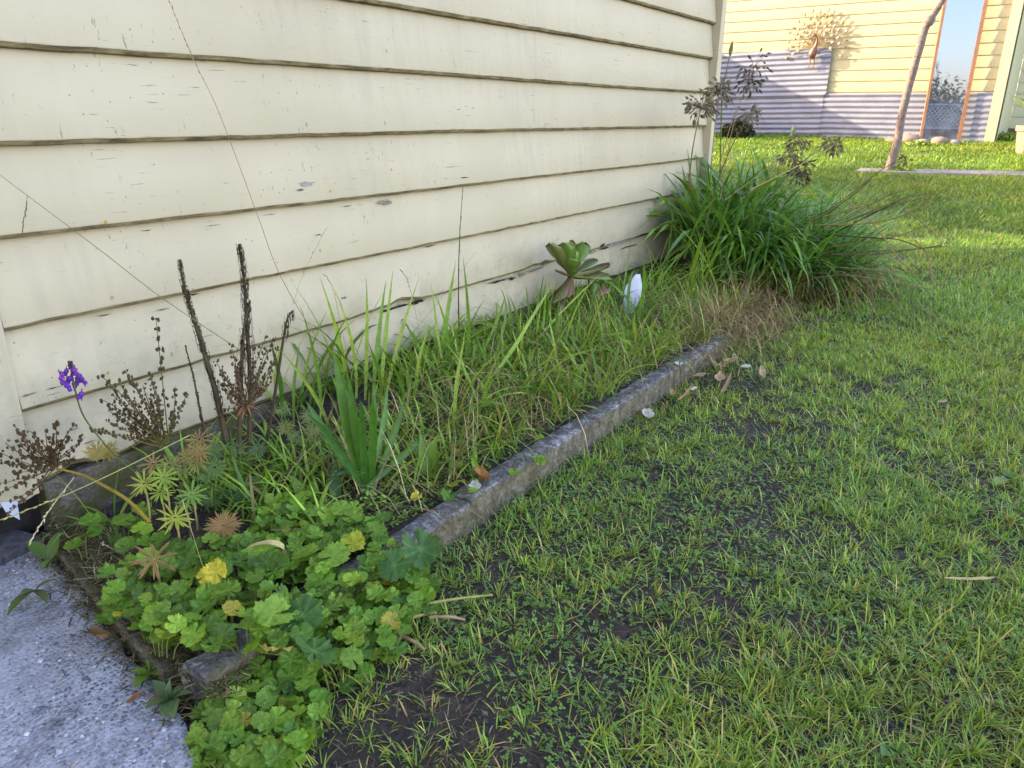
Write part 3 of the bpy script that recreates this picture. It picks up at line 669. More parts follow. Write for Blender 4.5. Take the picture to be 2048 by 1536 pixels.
for i in range(13):
    an = i*2.4; up_ = 0.28+0.04*(i % 5); ln = random.uniform(0.42, 0.62); d = Vector((math.cos(an), math.sin(an), 0)); o_ = gp+Vector((0, 0, 0.30))
    q = MB(); q.strap(bez(o_, o_+d*0.14+Vector((0, 0, up_*0.9)), o_+d*ln*0.7+Vector((0, 0, up_*random.uniform(0.7, 1.9))), 8), 0.075, 0.5, prof=lambda f: max(0.04, (0.8+0.5*f)*(1-f**2.2)))
    q.build('leaf', M['leaf'], ag, color=(0.20, 0.26, 0.13))

for lb, u, v, r3, n_ in [('low lit yellow green weeds spreading left of the terracotta pot', 2004, 281, (0.22, 0.26, 0.07), 900), ('small leafy weed tuft at the foot of the boulders', 1838, 292, (0.10, 0.16, 0.05), 260), ('small leafy weed tuft at the foot of the pole', 1800, 346, (0.07, 0.14, 0.05), 260)]:
    p = at_g(u, v); t = thing('leafy_weed', lb, 'weed', p); Vv, Ff, Ll, Cc = leaf_cloud(n_, (p.x, p.y, p.z+r3[2]*0.6), r3, [(0.20, 0.30, 0.05), (0.28, 0.36, 0.06), (0.13, 0.22, 0.05)], 0.04, 0.3)
    stuff(part('foliage', mesh_np('foliage', Vv, Ff, Ll, M['bulk'], Cc), t))
# ================================================================== KERB
M['kerb_face'] = conc_mat('kerb_face', (0.05, 0.043, 0.03), (0.14, 0.12, 0.08), (0.29, 0.26, 0.19), moss=0.35, peb=False)
kerb = thing('concrete_kerb', 'low weathered concrete kerb edging the garden bed', 'kerb', (2, 1.07, 0))
def kerb_run(p0, p1, wd, h, seed, mt=None):
    n = int((p1-p0).length/0.009); d = (p1-p0).normalized(); s = Vector((-d.y, d.x, 0)); V = []
    for i in range(n+1):
        p = p0+d*((p1-p0).length*i/n); x = p.x+p.y*1.7
        e1 = 0.0025*nz(x, 0, 4, seed)+0.0025*nz(x, 1, 45, seed); e2 = 0.004*nz(x, 5, 6, seed); t_ = 0.002*nz(x, 9, 4, seed)+0.002*nz(x, 3, 40, seed)
        chip = 0.014*max(0, nz(x, 7, 9, seed)-0.15)
        for (o_, z) in [(-0.004+e1, -0.05), (-0.002+e1, h*0.25), (e1+0.004*nz(x, 4, 40, seed), h*0.5), (0.001+e1+chip*0.5, h-0.005-chip), (0.007+e1+chip, h-0.001+t_-chip*0.4), (wd*0.3, h+t_), (wd*0.5, h+t_+0.003*nz(x, 2, 20, 3)), (wd*0.72, h+t_-0.001), (wd-0.012+e2, h-0.003+t_), (wd+e2, h-0.02), (wd+e2, -0.05)]:
            V.append(p+s*o_+Vector((0, 0, z)))
    m_ = 11; V = [v+Vector((noise.noise(v*140)*0.003, noise.noise(v*60+Vector((7, 3, 1)))*0.003+noise.noise(v*150+Vector((3, 3, 3)))*0.0025, noise.noise(v*45+Vector((1, 9, 4)))*0.0022+noise.noise(v*130)*0.0022)) for v in V]
    q = MB(); q.add(V, [(i*m_+j, (i+1)*m_+j, (i+1)*m_+j+1, i*m_+j+1) for i in range(n) for j in range(m_-1)]+[tuple(range(m_)), tuple(range(n*m_, n*m_+m_))[::-1]])
    q.M = [1 if (f < n*(m_-1) and f % (m_-1) < 3) else 0 for f in range(len(q.F))]
    return q.build('kerb_length', [mt or M['kerb'], M['kerb_face']], kerb)
kx = [0.60, 1.38, 2.42, 3.28]
for i in range(3): kerb_run(Vector((kx[i]+0.004, 1.045+0.006*(i % 2), 0)), Vector((kx[i+1]-0.004, 1.045-0.004*i, 0)), 0.078, BED+0.006+(0.004 if i == 1 else 0), 21+i)
M['kerb_dirty'] = conc_mat('earthy_kerb', (0.028, 0.024, 0.02), (0.075, 0.066, 0.056), (0.17, 0.16, 0.15), moss=0.5, peb=False)
kerb_run(Vector((0.700, 1.80, 0)), Vector((0.588, 1.16, 0)), 0.15, BED-0.022, 31, M['kerb_dirty'])

# ================================================================== PLANTS IN THE BED
G1, G2, G3 = (0.10, 0.20, 0.035), (0.14, 0.25, 0.045), (0.07, 0.15, 0.035)
def jitc(c, j=0.2):
    f_ = random.uniform(1-j, 1+j); return (c[0]*f_*random.uniform(0.9, 1.1), c[1]*f_, c[2]*f_*random.uniform(0.85, 1.15))
random.seed(11)
# ---- scalloped geranium leaves
def geranium_mesh(seed, lobes=7):
    random.seed(seed); V = [(0, 0, 0)]; n = lobes*6; V2 = []; V3 = []
    for i in range(n+1):
        f_ = i/n; an = R(-90+9)+f_*R(360-18); k = (i % 6)
        tooth = [0.84, 1.0, 0.925, 1.04, 0.925, 1.0][k]
        r_ = tooth*(1+0.05*random.uniform(-1, 1))*(0.93 if i in (0, n) else 1)
        z = (0.10+0.05*(seed % 4))*r_*r_*(0.6+0.5*math.sin(2*an+seed)+0.3*math.sin(5*an+seed*2))+(0.035 if k == 3 else -0.04 if k == 0 else 0)
        V2.append((0.5*math.cos(an), 0.5*math.sin(an), 0.015+(0.045 if k == 3 else -0.035 if k == 0 else 0))); V3.append((r_*math.cos(an), r_*math.sin(an), z))
    V = V+V2+V3; Fg = []
    for i in range(n): Fg += [(0, 1+i, 2+i), (1+i, 2+n+i, 3+n+i, 2+i)]
    q = MB(); q.add(V, Fg); return q.mesh('geranium_leaf', M['leaf_round'], True)
GER = [geranium_mesh(s) for s in (1, 2, 3, 5, 7, 8, 10)]
def in_poly(x, y, P):
    c = False; j = len(P)-1
    for i in range(len(P)):
        if (P[i][1] > y) != (P[j][1] > y) and x < (P[j][0]-P[i][0])*(y-P[i][1])/(P[j][1]-P[i][1])+P[i][0]: c = not c
        j = i
    return c
GCOL = [(0.125, 0.245, 0.03), (0.165, 0.30, 0.035), (0.085, 0.185, 0.03), (0.22, 0.36, 0.04), (0.13, 0.26, 0.035)]
def geranium(label, poly_px, z, n, rmin, rmax, hmin, hmax, extra=(), mind=0.020, zf=None):
    P = [(at_z(u, v, z).x, at_z(u, v, z).y) for u, v in poly_px]
    cx = sum(p[0] for p in P)/len(P); cy = sum(p[1] for p in P)/len(P)
    t = thing('geranium_plant', label, 'geranium', (cx, cy, z-0.02), 'scalloped geraniums around the kerb')
    pts = []; tries = 0; xs = [p[0] for p in P]; ys = [p[1] for p in P]
    while len(pts) < n and tries < 9000:
        tries += 1; x = random.uniform(min(xs), max(xs)); y = random.uniform(min(ys), max(ys))
        if not in_poly(x, y, P): continue
        h = random.uniform(hmin, hmax)
        if all((x-p[0])**2+(y-p[1])**2+(h-p[2])**2*1.5 > mind*mind for p in pts): pts.append((x, y, h))
    st = MB(); specs = []
    for x, y, h in pts:
        r_ = rmin+(rmax-rmin)*random.random()**0.8; c = jitc(random.choice(GCOL), 0.3)
        if random.random() < 0.012: c = jitc((0.36, 0.34, 0.05), 0.15)
        base_z = zf(x, y) if zf else z
        specs.append((x, y, base_z+h, r_, c, random.uniform(0, 0.55)))
    for u, v, zz, r_, c, tl in extra:
        p = at_z(u, v, zz); specs.append((p.x, p.y, zz, r_*0.82, c, tl))
    nodes = [(random.choice(pts)[0], random.choice(pts)[1]) for _ in range(max(3, n//9))]
    for x, y, zz, r_, c, tl in specs:
        az = random.uniform(0, 6.28)
        if random.random() < 0.65: az = math.atan2(-y, -x)+random.uniform(-0.8, 0.8)   # most face the open lawn
        Mx = Matrix.Rotation(az, 3, 'Z') @ Matrix.Rotation(tl, 3, 'Y') @ Matrix.Rotation(random.uniform(0, 6.28), 3, 'Z')
        part('leaf', random.choice(GER), t, Vector((x, y, zz))-t.location, Mx.to_euler(), (r_*random.uniform(0.88, 1.05), r_, r_*random.uniform(0.5, 2.2)), c)
        nd = min(nodes, key=lambda k: (k[0]-x)**2+(k[1]-y)**2); bz_ = (zf(nd[0], nd[1]) if zf else z)
        fx, fy = x+(nd[0]-x)*0.6, y+(nd[1]-y)*0.6
        st.tube(bez((fx, fy, bz_), (fx+(x-fx)*0.2, fy+(y-fy)*0.2, bz_+(zz-bz_)*0.8), (x, y, zz-0.001), 5), 0.0013, 4)
    o = st.build('stalks', M['leaf'], t, color=(0.20, 0.22, 0.07)); o['kind'] = 'stuff'
    return t
YEL = (0.55, 0.47, 0.05); YG = (0.30, 0.40, 0.05); DK = (0.06, 0.15, 0.045)
geranium('scalloped geranium filling the bed corner below the orange leaf whorls', [(205, 1160), (300, 1075), (400, 1100), (480, 1075), (560, 1120), (600, 1180), (560, 1270), (450, 1290), (330, 1275), (215, 1225)], BED+0.05, 190, 0.013, 0.026, 0.015, 0.085,
         [(432, 1143, BED+0.11, 0.030, YEL, 0.7), (412, 1152, BED+0.10, 0.022, YEL, 0.5), (333, 1262, BED+0.05, 0.026, YG, 0.3), (246, 1226, BED+0.05, 0.022, YEL, 0.4)], zf=lambda x, y: BED)
geranium('scalloped geranium spreading along the kerb beside the strap leaf plant', [(540, 1010), (620, 985), (740, 1045), (790, 1060), (700, 1105), (640, 1180), (560, 1130), (500, 1060)], BED+0.03, 130, 0.013, 0.025, 0.01, 0.06,
         [(706, 1088, BED+0.05, 0.034, (0.40, 0.44, 0.05), 0.35), (612, 1108, BED+0.07, 0.042, (0.19, 0.33, 0.05), 0.35), (668, 1112, BED+0.06, 0.042, (0.19, 0.34, 0.05), 0.3), (833, 995, BED+0.03, 0.020, YEL, 0.4)], zf=lambda x, y: BED)
geranium('scalloped geranium spilling over the kerb onto the lawn', [(600, 1250), (700, 1180), (800, 1120), (880, 1140), (850, 1220), (800, 1290), (720, 1330), (640, 1360), (570, 1330)], 0.04, 165, 0.011, 0.025, 0.005, 0.07,
         [(842, 1098, 0.11, 0.058, DK, 0.6), (788, 1130, 0.10, 0.046, DK, 0.7), (628, 1302, 0.10, 0.052, (0.06, 0.15, 0.035), 0.5), (605, 1232, 0.12, 0.050, DK, 0.5), (640, 1165, 0.11, 0.04, (0.17, 0.32, 0.05), 0.4), (545, 1228, 0.15, 0.045, (0.20, 0.34, 0.05), 0.35)], zf=lambda x, y: 0.0)
geranium('low scalloped geranium creeping between path and lawn in the front corner', [(455, 1350), (560, 1330), (640, 1370), (640, 1440), (560, 1536), (420, 1560), (370, 1480), (400, 1440)], 0.03, 150, 0.010, 0.024, 0.008, 0.05, zf=lambda x, y: 0.0)
geranium('thin scatter of young geranium leaves behind the kerb past the strap leaf plant', [(840, 960), (900, 900), (1010, 890), (1100, 860), (1080, 920), (960, 985), (870, 1010)], BED+0.02, 22, 0.014, 0.021, 0.005, 0.03, zf=lambda x, y: BED)
geranium('geranium seedlings at the mossy foundation block', [(150, 1060), (230, 1030), (320, 1050), (300, 1090), (200, 1110), (150, 1100)], BED+0.02, 14, 0.018, 0.028, 0.01, 0.06, zf=lambda x, y: BED)

geranium('scalloped geranium leaves lying across the near end of the kerb', [(545, 1290), (600, 1215), (680, 1150), (745, 1100), (800, 1075), (770, 1120), (700, 1180), (640, 1240), (580, 1300)], BED+0.03, 60, 0.011, 0.023, 0.004, 0.045, zf=lambda x, y: BED)
# ---- strap-leaf plant (dark upright leaves)
pb_ = at_z(738, 985, BED); sp_ = thing('strap_leaf_plant', 'dark green strap leaf plant with broad upright leaves behind the kerb', 'strap plant', pb_)
for (u, v, bu, bv, wd, dy, c) in [(668, 702, 690, 860, 0.036, 0.06, (0.065, 0.16, 0.018)), (698, 752, 705, 870, 0.032, 0.02, (0.06, 0.15, 0.018)), (612, 802, 660, 880, 0.026, 0.05, (0.07, 0.15, 0.05)), (618, 830, 680, 890, 0.022, -0.04, (0.06, 0.14, 0.05)),
                              (748, 765, 750, 880, 0.024, 0.05, (0.07, 0.17, 0.03)), (775, 770, 768, 880, 0.020, 0.04, (0.08, 0.19, 0.04)), (808, 800, 785, 890, 0.024, 0.0, (0.055, 0.14, 0.018)), (856, 866, 800, 915, 0.028, -0.06, (0.06, 0.15, 0.02)),
                              (745, 790, 745, 890, 0.030, -0.02, (0.055, 0.14, 0.018)), (720, 800, 728, 890, 0.026, -0.05, (0.06, 0.15, 0.03)), (640, 870, 690, 900, 0.024, -0.08, (0.065, 0.15, 0.045)), (655, 985, 670, 900, 0.018, 0.06, (0.05, 0.12, 0.06))]:
    tip = at_y(u, v, pb_.y+dy); ct = at_y(bu, bv, pb_.y+dy*0.4); b0 = at_y(736+random.uniform(-14, 14), 983, pb_.y)
    q = MB(); q.strap(bez(b0, ct, tip, 10), wd*0.74, 0.4, up=(-0.5, -1, 0.3), prof=lambda f: max(0.05, (0.62+0.75*f) if f < 0.5 else 1.0*(1-max(0, (f-0.55)/0.45)**2.4)))
    q.build('leaf', M['leaf_gloss'], sp_, smooth=True, color=jitc(c, 0.1))

# ---- shared grass blade meshes for clumps
def blade_mesh(name, L, wd, lean, curl, K=8, fold=0.3, mat=None):
    p = Vector((0, 0, 0)); pts = [p.copy()]
    for k in range(K):
        th = lean+curl*(k+0.5)/K; p = p+Vector((math.sin(th), 0.04*math.sin(k*0.9), math.cos(th)))*(L/K); pts.append(p.copy())
    q = MB(); q.strap(pts, wd, fold, up=(-0.3, 0, 1) if lean > 0.9 else (-1, 0, 0.2), prof=lambda f: max(0.03, (0.6+0.8*f) if f < 0.4 else 0.92*(1-((f-0.4)/0.6)**1.9))); return q.mesh(name, mat or M['leaf'], True)
random.seed(21)
BL = [blade_mesh('grass_blade', 1.0, wd, ln, cv) for wd, ln, cv in [(0.030, 0.1, 0.5), (0.034, 0.15, 1.1), (0.027, 0.25, 1.6), (0.032, 0.3, 2.1), (0.026, 0.2, 0.8), (0.036, 0.5, 1.9), (0.024, 0.1, 2.4)]]
BCOL = [(0.19, 0.32, 0.05), (0.24, 0.38, 0.055), (0.14, 0.25, 0.045), (0.30, 0.41, 0.07), (0.10, 0.20, 0.04)]
def clump(label, u, v, n, L0, L1, spread, zb_=None, group='rank grass clumps in the bed', bias=None, cols=BCOL, name='grass_clump', wide=1.0, meshes=None, lab2=None):
    b0 = at_z(u, v, BED+0.03 if zb_ is None else zb_)
    t = thing(name, label, 'grass', b0, group)
    for i in range(n):
        L0, L1 = L0, L1; az = random.uniform(0, 6.28)
        if bias and random.random() < 0.6: az = bias+random.uniform(-0.7, 0.7)
        r_ = spread*math.sqrt(random.random()); aa = random.uniform(0, 6.28); L = random.uniform(L0, L1)*1.12
        part('blade', random.choice(meshes or BL), t, (r_*math.cos(aa), r_*math.sin(aa)*0.7, -0.01), (random.uniform(-0.15, 0.15), random.uniform(-0.1, 0.15), az), (L, L*wide*random.uniform(0.8, 1.5), L), jitc(random.choice(cols), 0.15))
    return t
clump('bright grass clump rising tallest against the wall left of centre', 690, 790, 26, 0.22, 0.42, 0.09, 0.12)
clump('bright grass clump behind the strap leaf plant', 800, 800, 26, 0.18, 0.34, 0.10)
clump('bright grass clump standing at the thin dark stalk', 890, 750, 26, 0.20, 0.36, 0.10)
clump('arching grass clump in the middle of the bed', 930, 850, 26, 0.18, 0.32, 0.10, bias=-0.9)
clump('arching grass clump hanging over the kerb in the middle', 1060, 800, 26, 0.18, 0.32, 0.09, bias=-1.1)
clump('grass clump at the left foot of the succulent', 1060, 690, 24, 0.20, 0.34, 0.10)
clump('grass clump in front of the succulent', 1140, 720, 24, 0.18, 0.32, 0.10, bias=-1.0)
clump('long drooping grass clump before the white shard', 1270, 660, 30, 0.25, 0.44, 0.07, bias=-0.9, cols=[(0.13, 0.26, 0.05), (0.17, 0.30, 0.06)])
clump('wispy grass clump at the wall right of the white shard', 1320, 570, 26, 0.22, 0.38, 0.12)
clump('bright grass clump in front of the agapanthus mound', 1400, 590, 30, 0.25, 0.46, 0.14)
clump('bright grass clump climbing the wall at the left of the agapanthus', 1370, 500, 26, 0.28, 0.50, 0.12)
clump('few grass blades beside the mossy foundation block', 215, 1060, 9, 0.12, 0.20, 0.03, BED)
clump('grass clump among the dead stalks', 590, 830, 24, 0.18, 0.34, 0.10, 0.11)
for lab_, u_, v_, n_ in [('grass fringe drooping over the kerb at the copper leaf', 1010, 905, 12), ('grass fringe drooping over the kerb below the middle clump', 1120, 835, 16), ('grass fringe drooping over the kerb before the bark litter', 1300, 735, 18), ('dry grass fringe at the far end of the kerb', 1400, 690, 20)]:
    clump(lab_, u_, v_, n_, 0.10, 0.22, 0.06, BED, bias=-1.3, cols=BCOL+[(0.36, 0.29, 0.16)])
clump('grass tuft leaning over the kerb near the white flake', 1210, 790, 16, 0.16, 0.28, 0.05, bias=-1.2)
# broad upright blades that stand out singly against the wall
for lab, bl_ in [('broad upright blades rising highest before the wall left of centre', [((700, 800), (690, 700), (640, 555), .012), ((712, 800), (720, 700), (668, 575), .010), ((730, 800), (735, 690), (733, 558), .012), ((745, 800), (752, 690), (772, 560), .015), ((760, 800), (768, 680), (786, 540), .013), ((770, 800), (790, 690), (838, 555), .012), ((640, 850), (650, 760), (600, 610), .010), ((660, 860), (640, 790), (560, 700), .010)]),
                 ('broad upright blades beside the thin dark stalk', [((880, 740), (890, 640), (912, 520), .016), ((900, 740), (900, 650), (868, 585), .010), ((935, 740), (942, 650), (926, 515), .013), ((950, 730), (1000, 640), (1010, 590), .012), ((980, 730), (1030, 620), (1000, 575), .009)]),
                 ('broad blades arching toward the succulent', [((1000, 740), (1060, 640), (1110, 560), .013), ((1040, 720), (1100, 640), (1210, 540), .009), ((960, 780), (1040, 690), (1080, 600), .014), ((1080, 700), (1090, 640), (1092, 560), .010), ((1240, 610), (1250, 560), (1262, 480), .010), ((1330, 560), (1340, 470), (1350, 395), .012)])]:
    t = None
    for (b0, cc_, tp_, wd) in bl_:
        p0 = at_z(b0[0], b0[1], 0.11); y_ = min(p0.y, 1.78)
        if t is None: t = thing('grass_clump', lab, 'grass', p0, 'rank grass clumps in the bed')
        q = MB(); q.strap(bez(at_y(b0[0], b0[1], y_), at_y(cc_[0], cc_[1], y_+0.02), at_y(tp_[0], tp_[1], y_+random.uniform(-0.03, 0.03)), 10), wd*1.25, 0.3, up=(-0.5, -1, 0.2), prof=lambda f: max(0.04, (0.6+0.8*f) if f < 0.4 else 0.92*(1-((f-0.4)/0.6)**1.9)))
        q.build('blade', M['leaf'], t, smooth=True, color=jitc(random.choice(BCOL[:4]), 0.12))
# finer grass filling the bed between the clumps
N = 8000; bxs = rng.uniform(1.0, 3.9, N); bys = rng.uniform(1.14, 1.86, N)
dens = np.array([nz(a, b, 3.0, 31) for a, b in zip(bxs, bys)]); keep = (rng.random(N) < np.clip(0.30+dens*1.2+(bxs-1.2)*0.16, 0.02, 0.9)); bxs = bxs[keep]; bys = bys[keep]; N = len(bxs)
bzs = np.array([bedz(a, b) for a, b in zip(bxs, bys)])
P1 = bulk_blades(np.stack([bxs, bys, bzs], 1), rng.random(N)*6.28, rng.uniform(0.06, 0.21, N), rng.uniform(0.004, 0.0095, N), rng.uniform(0.05, 0.6, N), rng.uniform(0.4, 2.2, N), pick(BCOL+[(0.32, 0.27, 0.12)], N, 0.25, [.22, .25, .18, .2, .1, .05])*1.12, 4)
stuff(part('bed_grass', mesh_np('bed_grass', *P1[:3], M['bulk'], P1[3])), 'fine grass growing between the clumps in the garden bed', 'grass')
# dead thatch
N = 5000; tx = np.concatenate([rng.uniform(1.2, 4.6, N-2500), rng.normal(3.55, 0.34, 2500)]); ty = np.concatenate([rng.uniform(1.12, 1.6, N-2500), rng.normal(1.12, 0.10, 2500)])
tz = np.array([max(bedz(a, b), 0) if b > 1.07 else 0.01 for a, b in zip(tx, ty)])+rng.random(N)*0.05
P1 = bulk_blades(np.stack([tx, ty, tz], 1), rng.random(N)*6.28, rng.uniform(0.06, 0.22, N), rng.uniform(0.0015, 0.004, N), rng.uniform(0.2, 1.5, N), rng.uniform(0.3, 1.6, N), pick([(0.34, 0.26, 0.16), (0.22, 0.15, 0.09), (0.46, 0.38, 0.25), (0.15, 0.105, 0.065)], N, 0.25), 3)
stuff(part('dead_thatch', mesh_np('dead_thatch', *P1[:3], M['dry_bulk'], P1[3])), 'dry brown thatch of dead grass in the bed', 'dead grass')

# ---- agapanthus mound by the house corner
random.seed(33)
AL = [blade_mesh('strap_leaf', 1.0, wd, ln, cv, 9, 0.25) for wd, ln, cv in [(0.054, 0.15, 1.5), (0.060, 0.3, 1.9), (0.052, 0.2, 2.4), (0.058, 0.5, 1.9), (0.054, 0.1, 1.1), (0.056, 0.4, 2.7)]]
ACOL = [(0.11, 0.24, 0.05), (0.16, 0.31, 0.055), (0.085, 0.19, 0.05), (0.20, 0.35, 0.065), (0.14, 0.26, 0.10)]
crowns = [(4.85, 1.62, 0.74), (5.1, 1.45, 0.72), (4.72, 1.42, 0.70), (4.45, 1.58, 0.66), (4.95, 1.15, 0.52), (4.60, 1.12, 0.50), (4.50, 1.30, 0.50), (5.2, 1.05, 0.48), (4.82, 0.95, 0.46), (4.35, 1.40, 0.50), (5.35, 1.25, 0.50)]
aga = thing('agapanthus_clump', 'dense dark green agapanthus mound at the corner of the house', 'agapanthus', (4.8, 1.3, 0))
for ci, (x, y, L) in enumerate(crowns):
    for i in range(26):
        az = random.uniform(0, 6.28); l_ = L*random.uniform(0.85, 1.25)
        c = jitc(random.choice(ACOL), 0.18)
        if random.random() < 0.05: c = jitc((0.26, 0.28, 0.06), 0.15)
        part('leaf', random.choice(AL), aga, (x-4.8+random.uniform(-0.09, 0.09), y-1.3+random.uniform(-0.08, 0.08), random.uniform(0.0, 0.10)+max(0, (y-1.05)*0.42)), (random.uniform(-0.12, 0.12), random.uniform(-0.1, 0.25), az), (l_, l_*random.uniform(0.7, 1.1), l_), c)
N = 1500; ci = rng.integers(0, len(crowns), N); cx = np.array([crowns[k][0] for k in ci])+rng.normal(0, 0.11, N); cy = np.array([crowns[k][1] for k in ci])+rng.normal(0, 0.09, N)
P1 = bulk_blades(np.stack([cx, cy, np.maximum(0, (cy-1.05)*0.4)+0.01], 1), rng.random(N)*6.28, rng.uniform(0.35, 0.74, N), rng.uniform(0.012, 0.021, N), rng.uniform(0.05, 0.4, N), rng.uniform(0.7, 2.0, N), pick(ACOL, N, 0.2), 6)
N2 = 1800; ci = rng.integers(3, len(crowns), N2); cx = np.array([crowns[k][0] for k in ci])+rng.normal(0, 0.15, N2)-0.05; cy = np.array([crowns[k][1] for k in ci])+rng.normal(0, 0.12, N2)-0.06
P2 = bulk_blades(np.stack([cx, cy, rng.random(N2)*0.22], 1), rng.random(N2)*6.28, rng.uniform(0.12, 0.3, N2), rng.uniform(0.004, 0.010, N2), rng.uniform(1.2, 2.6, N2), rng.uniform(-0.4, 0.8, N2), pick([(0.30, 0.20, 0.10), (0.18, 0.12, 0.07), (0.38, 0.27, 0.12), (0.11, 0.08, 0.05)], N2, 0.25), 3)
P3 = join([P1, P2]); stuff(part('inner_leaves', mesh_np('inner_leaves', *P3[:3], M['bulk'], P3[3]), aga))

# ---- agapanthus stalks: seed heads and bare canes
POD = (0.20, 0.165, 0.14)
def seed_head(q, c, r_, n, droop=0.4):
    for i in range(int(n*1.6)):
        d = Vector((random.gauss(0, 1), random.gauss(0, 1), random.gauss(0.15, 0.8))).normalized(); e = c+d*r_*random.uniform(0.55, 1.0)
        q.tube([c, c+d*r_*0.45, e], 0.0010, 3)
        dd = (d+Vector((random.uniform(-.5, .5), random.uniform(-.5, .5), -random.uniform(0.2, 1.4)))).normalized(); L = random.uniform(0.028, 0.046)
        sd = dd.cross(Vector((random.random(), random.random(), random.random()+.1))).normalized()*0.0075; s2 = dd.cross(sd).normalized()*0.006
        V = [e, e+dd*L*0.4+sd, e+dd*L*0.4+s2, e+dd*L*0.4-sd, e+dd*L*0.4-s2, e+dd*L]; q.add(V, [(0,1,2),(0,2,3),(0,3,4),(0,4,1),(5,2,1),(5,3,2),(5,4,3),(5,1,4)])
def stalk(label, P, r_, head=None, c=(0.20, 0.15, 0.09), hc=POD, name='seed_stalk', group='dry agapanthus stalks', nh=26, mode='y'):
    """P: list of (u, v, y) along the stalk from base to tip"""
    pts = smoothline([(at_x if mode == 'x' else at_y)(u, v, y) for u, v, y in P], 4)
    t = thing(name, label, 'stalk', pts[0], group)
    q = MB(); n = len(pts); q.tube(pts, [r_*(1-0.45*i/n) for i in range(n)], 5); q.build('stem', M['dry'], t, color=c)
    if head:
        q = MB(); seed_head(q, pts[-1], head, nh); q.build('seed_head', M['dry'], t, color=hc)
    return t
random.seed(5)
stalk('upright dry stalk with dark full seed head in front of the corner board', [(1376, 390, 1.62), (1385, 300, 1.60), (1402, 215, 1.58)], 0.004, 0.085, nh=60)
stalk('dry stalk with dark seed head touching the corner board edge', [(1418, 380, 1.66), (1426, 290, 1.62), (1437, 182, 1.58)], 0.003, 0.075, nh=48)
stalk('tall pinkish stalk with open airy seed umbel against the lit iron', [(1440, 400, 1.5), (1462, 270, 1.5), (1482, 200, 1.5), (1508, 135, 1.5)], 0.003, 0.10, c=(0.30, 0.21, 0.17), hc=(0.13, 0.12, 0.11), nh=20)
stalk('dry stalk with a middling seed head just below the airy umbel', [(1440, 330, 1.45), (1465, 240, 1.45), (1498, 168, 1.45)], 0.003, 0.065, c=(0.28, 0.2, 0.16), hc=(0.10, 0.085, 0.08), nh=22)
stalk('dark thin stalk with small drooping seed head before the blue shaded iron', [(1405, 470, 1.3), (1440, 350, 1.32), (1470, 280, 1.34), (1500, 232, 1.35)], 0.0035, 0.05, c=(0.10, 0.075, 0.05), nh=24)
stalk('straw coloured stalk leaning right with the farthest seed head', [(1500, 380, 1.3), (1570, 345, 1.2), (1640, 308, 1.1), (1668, 290, 1.08)], 0.004, 0.055, c=(0.34, 0.27, 0.15), nh=34)
stalk('leaning stalk with dark seed head over the border stones', [(1450, 400, 1.4), (1530, 340, 1.35), (1597, 286, 1.3)], 0.003, 0.06, c=(0.26, 0.2, 0.12), nh=32)
stalk('short leaning stalk with seed head left of the farthest one', [(1480, 400, 1.35), (1540, 350, 1.3), (1578, 312, 1.27)], 0.003, 0.05, c=(0.22, 0.17, 0.1), nh=22)
stalk('low stalk with twin brown seed clusters above the agapanthus leaves', [(1560, 420, 1.2), (1580, 385, 1.2), (1598, 352, 1.2)], 0.003, 0.055, hc=(0.12, 0.09, 0.075), nh=26)
stalk('low stalk with loose brown seeds above the agapanthus leaves', [(1530, 410, 1.25), (1575, 360, 1.2), (1612, 332, 1.15)], 0.0025, 0.045, hc=(0.12, 0.09, 0.075), nh=18)
stalk('dark cane with a sparse brown umbel reaching toward the pole', [(1560, 470, 4.8), (1640, 430, 4.7), (1700, 390, 4.7), (1770, 335, 4.65), (1812, 320, 4.6)], 0.003, 0.03, c=(0.13, 0.095, 0.07), hc=(0.18, 0.14, 0.11), nh=7, mode='x')
q_ = stalk('fresh green bud stalk beside the corner board', [(1440, 360, 1.75), (1444, 200, 1.72), (1455, 135, 1.70), (1462, 98, 1.69)], 0.005, None, c=(0.16, 0.22, 0.07), name='bud_stalk')
q = MB(); tp = at_y(1462, 100, 1.69); q.tube([tp-Vector((0.005, 0, 0.03)), tp, tp+Vector((0.008, 0, 0.03)), tp+Vector((0.012, 0, 0.05))], [0.007, 0.013, 0.008, 0.001], 7); q.build('bud', M['leaf'], q_, color=(0.22, 0.20, 0.07))
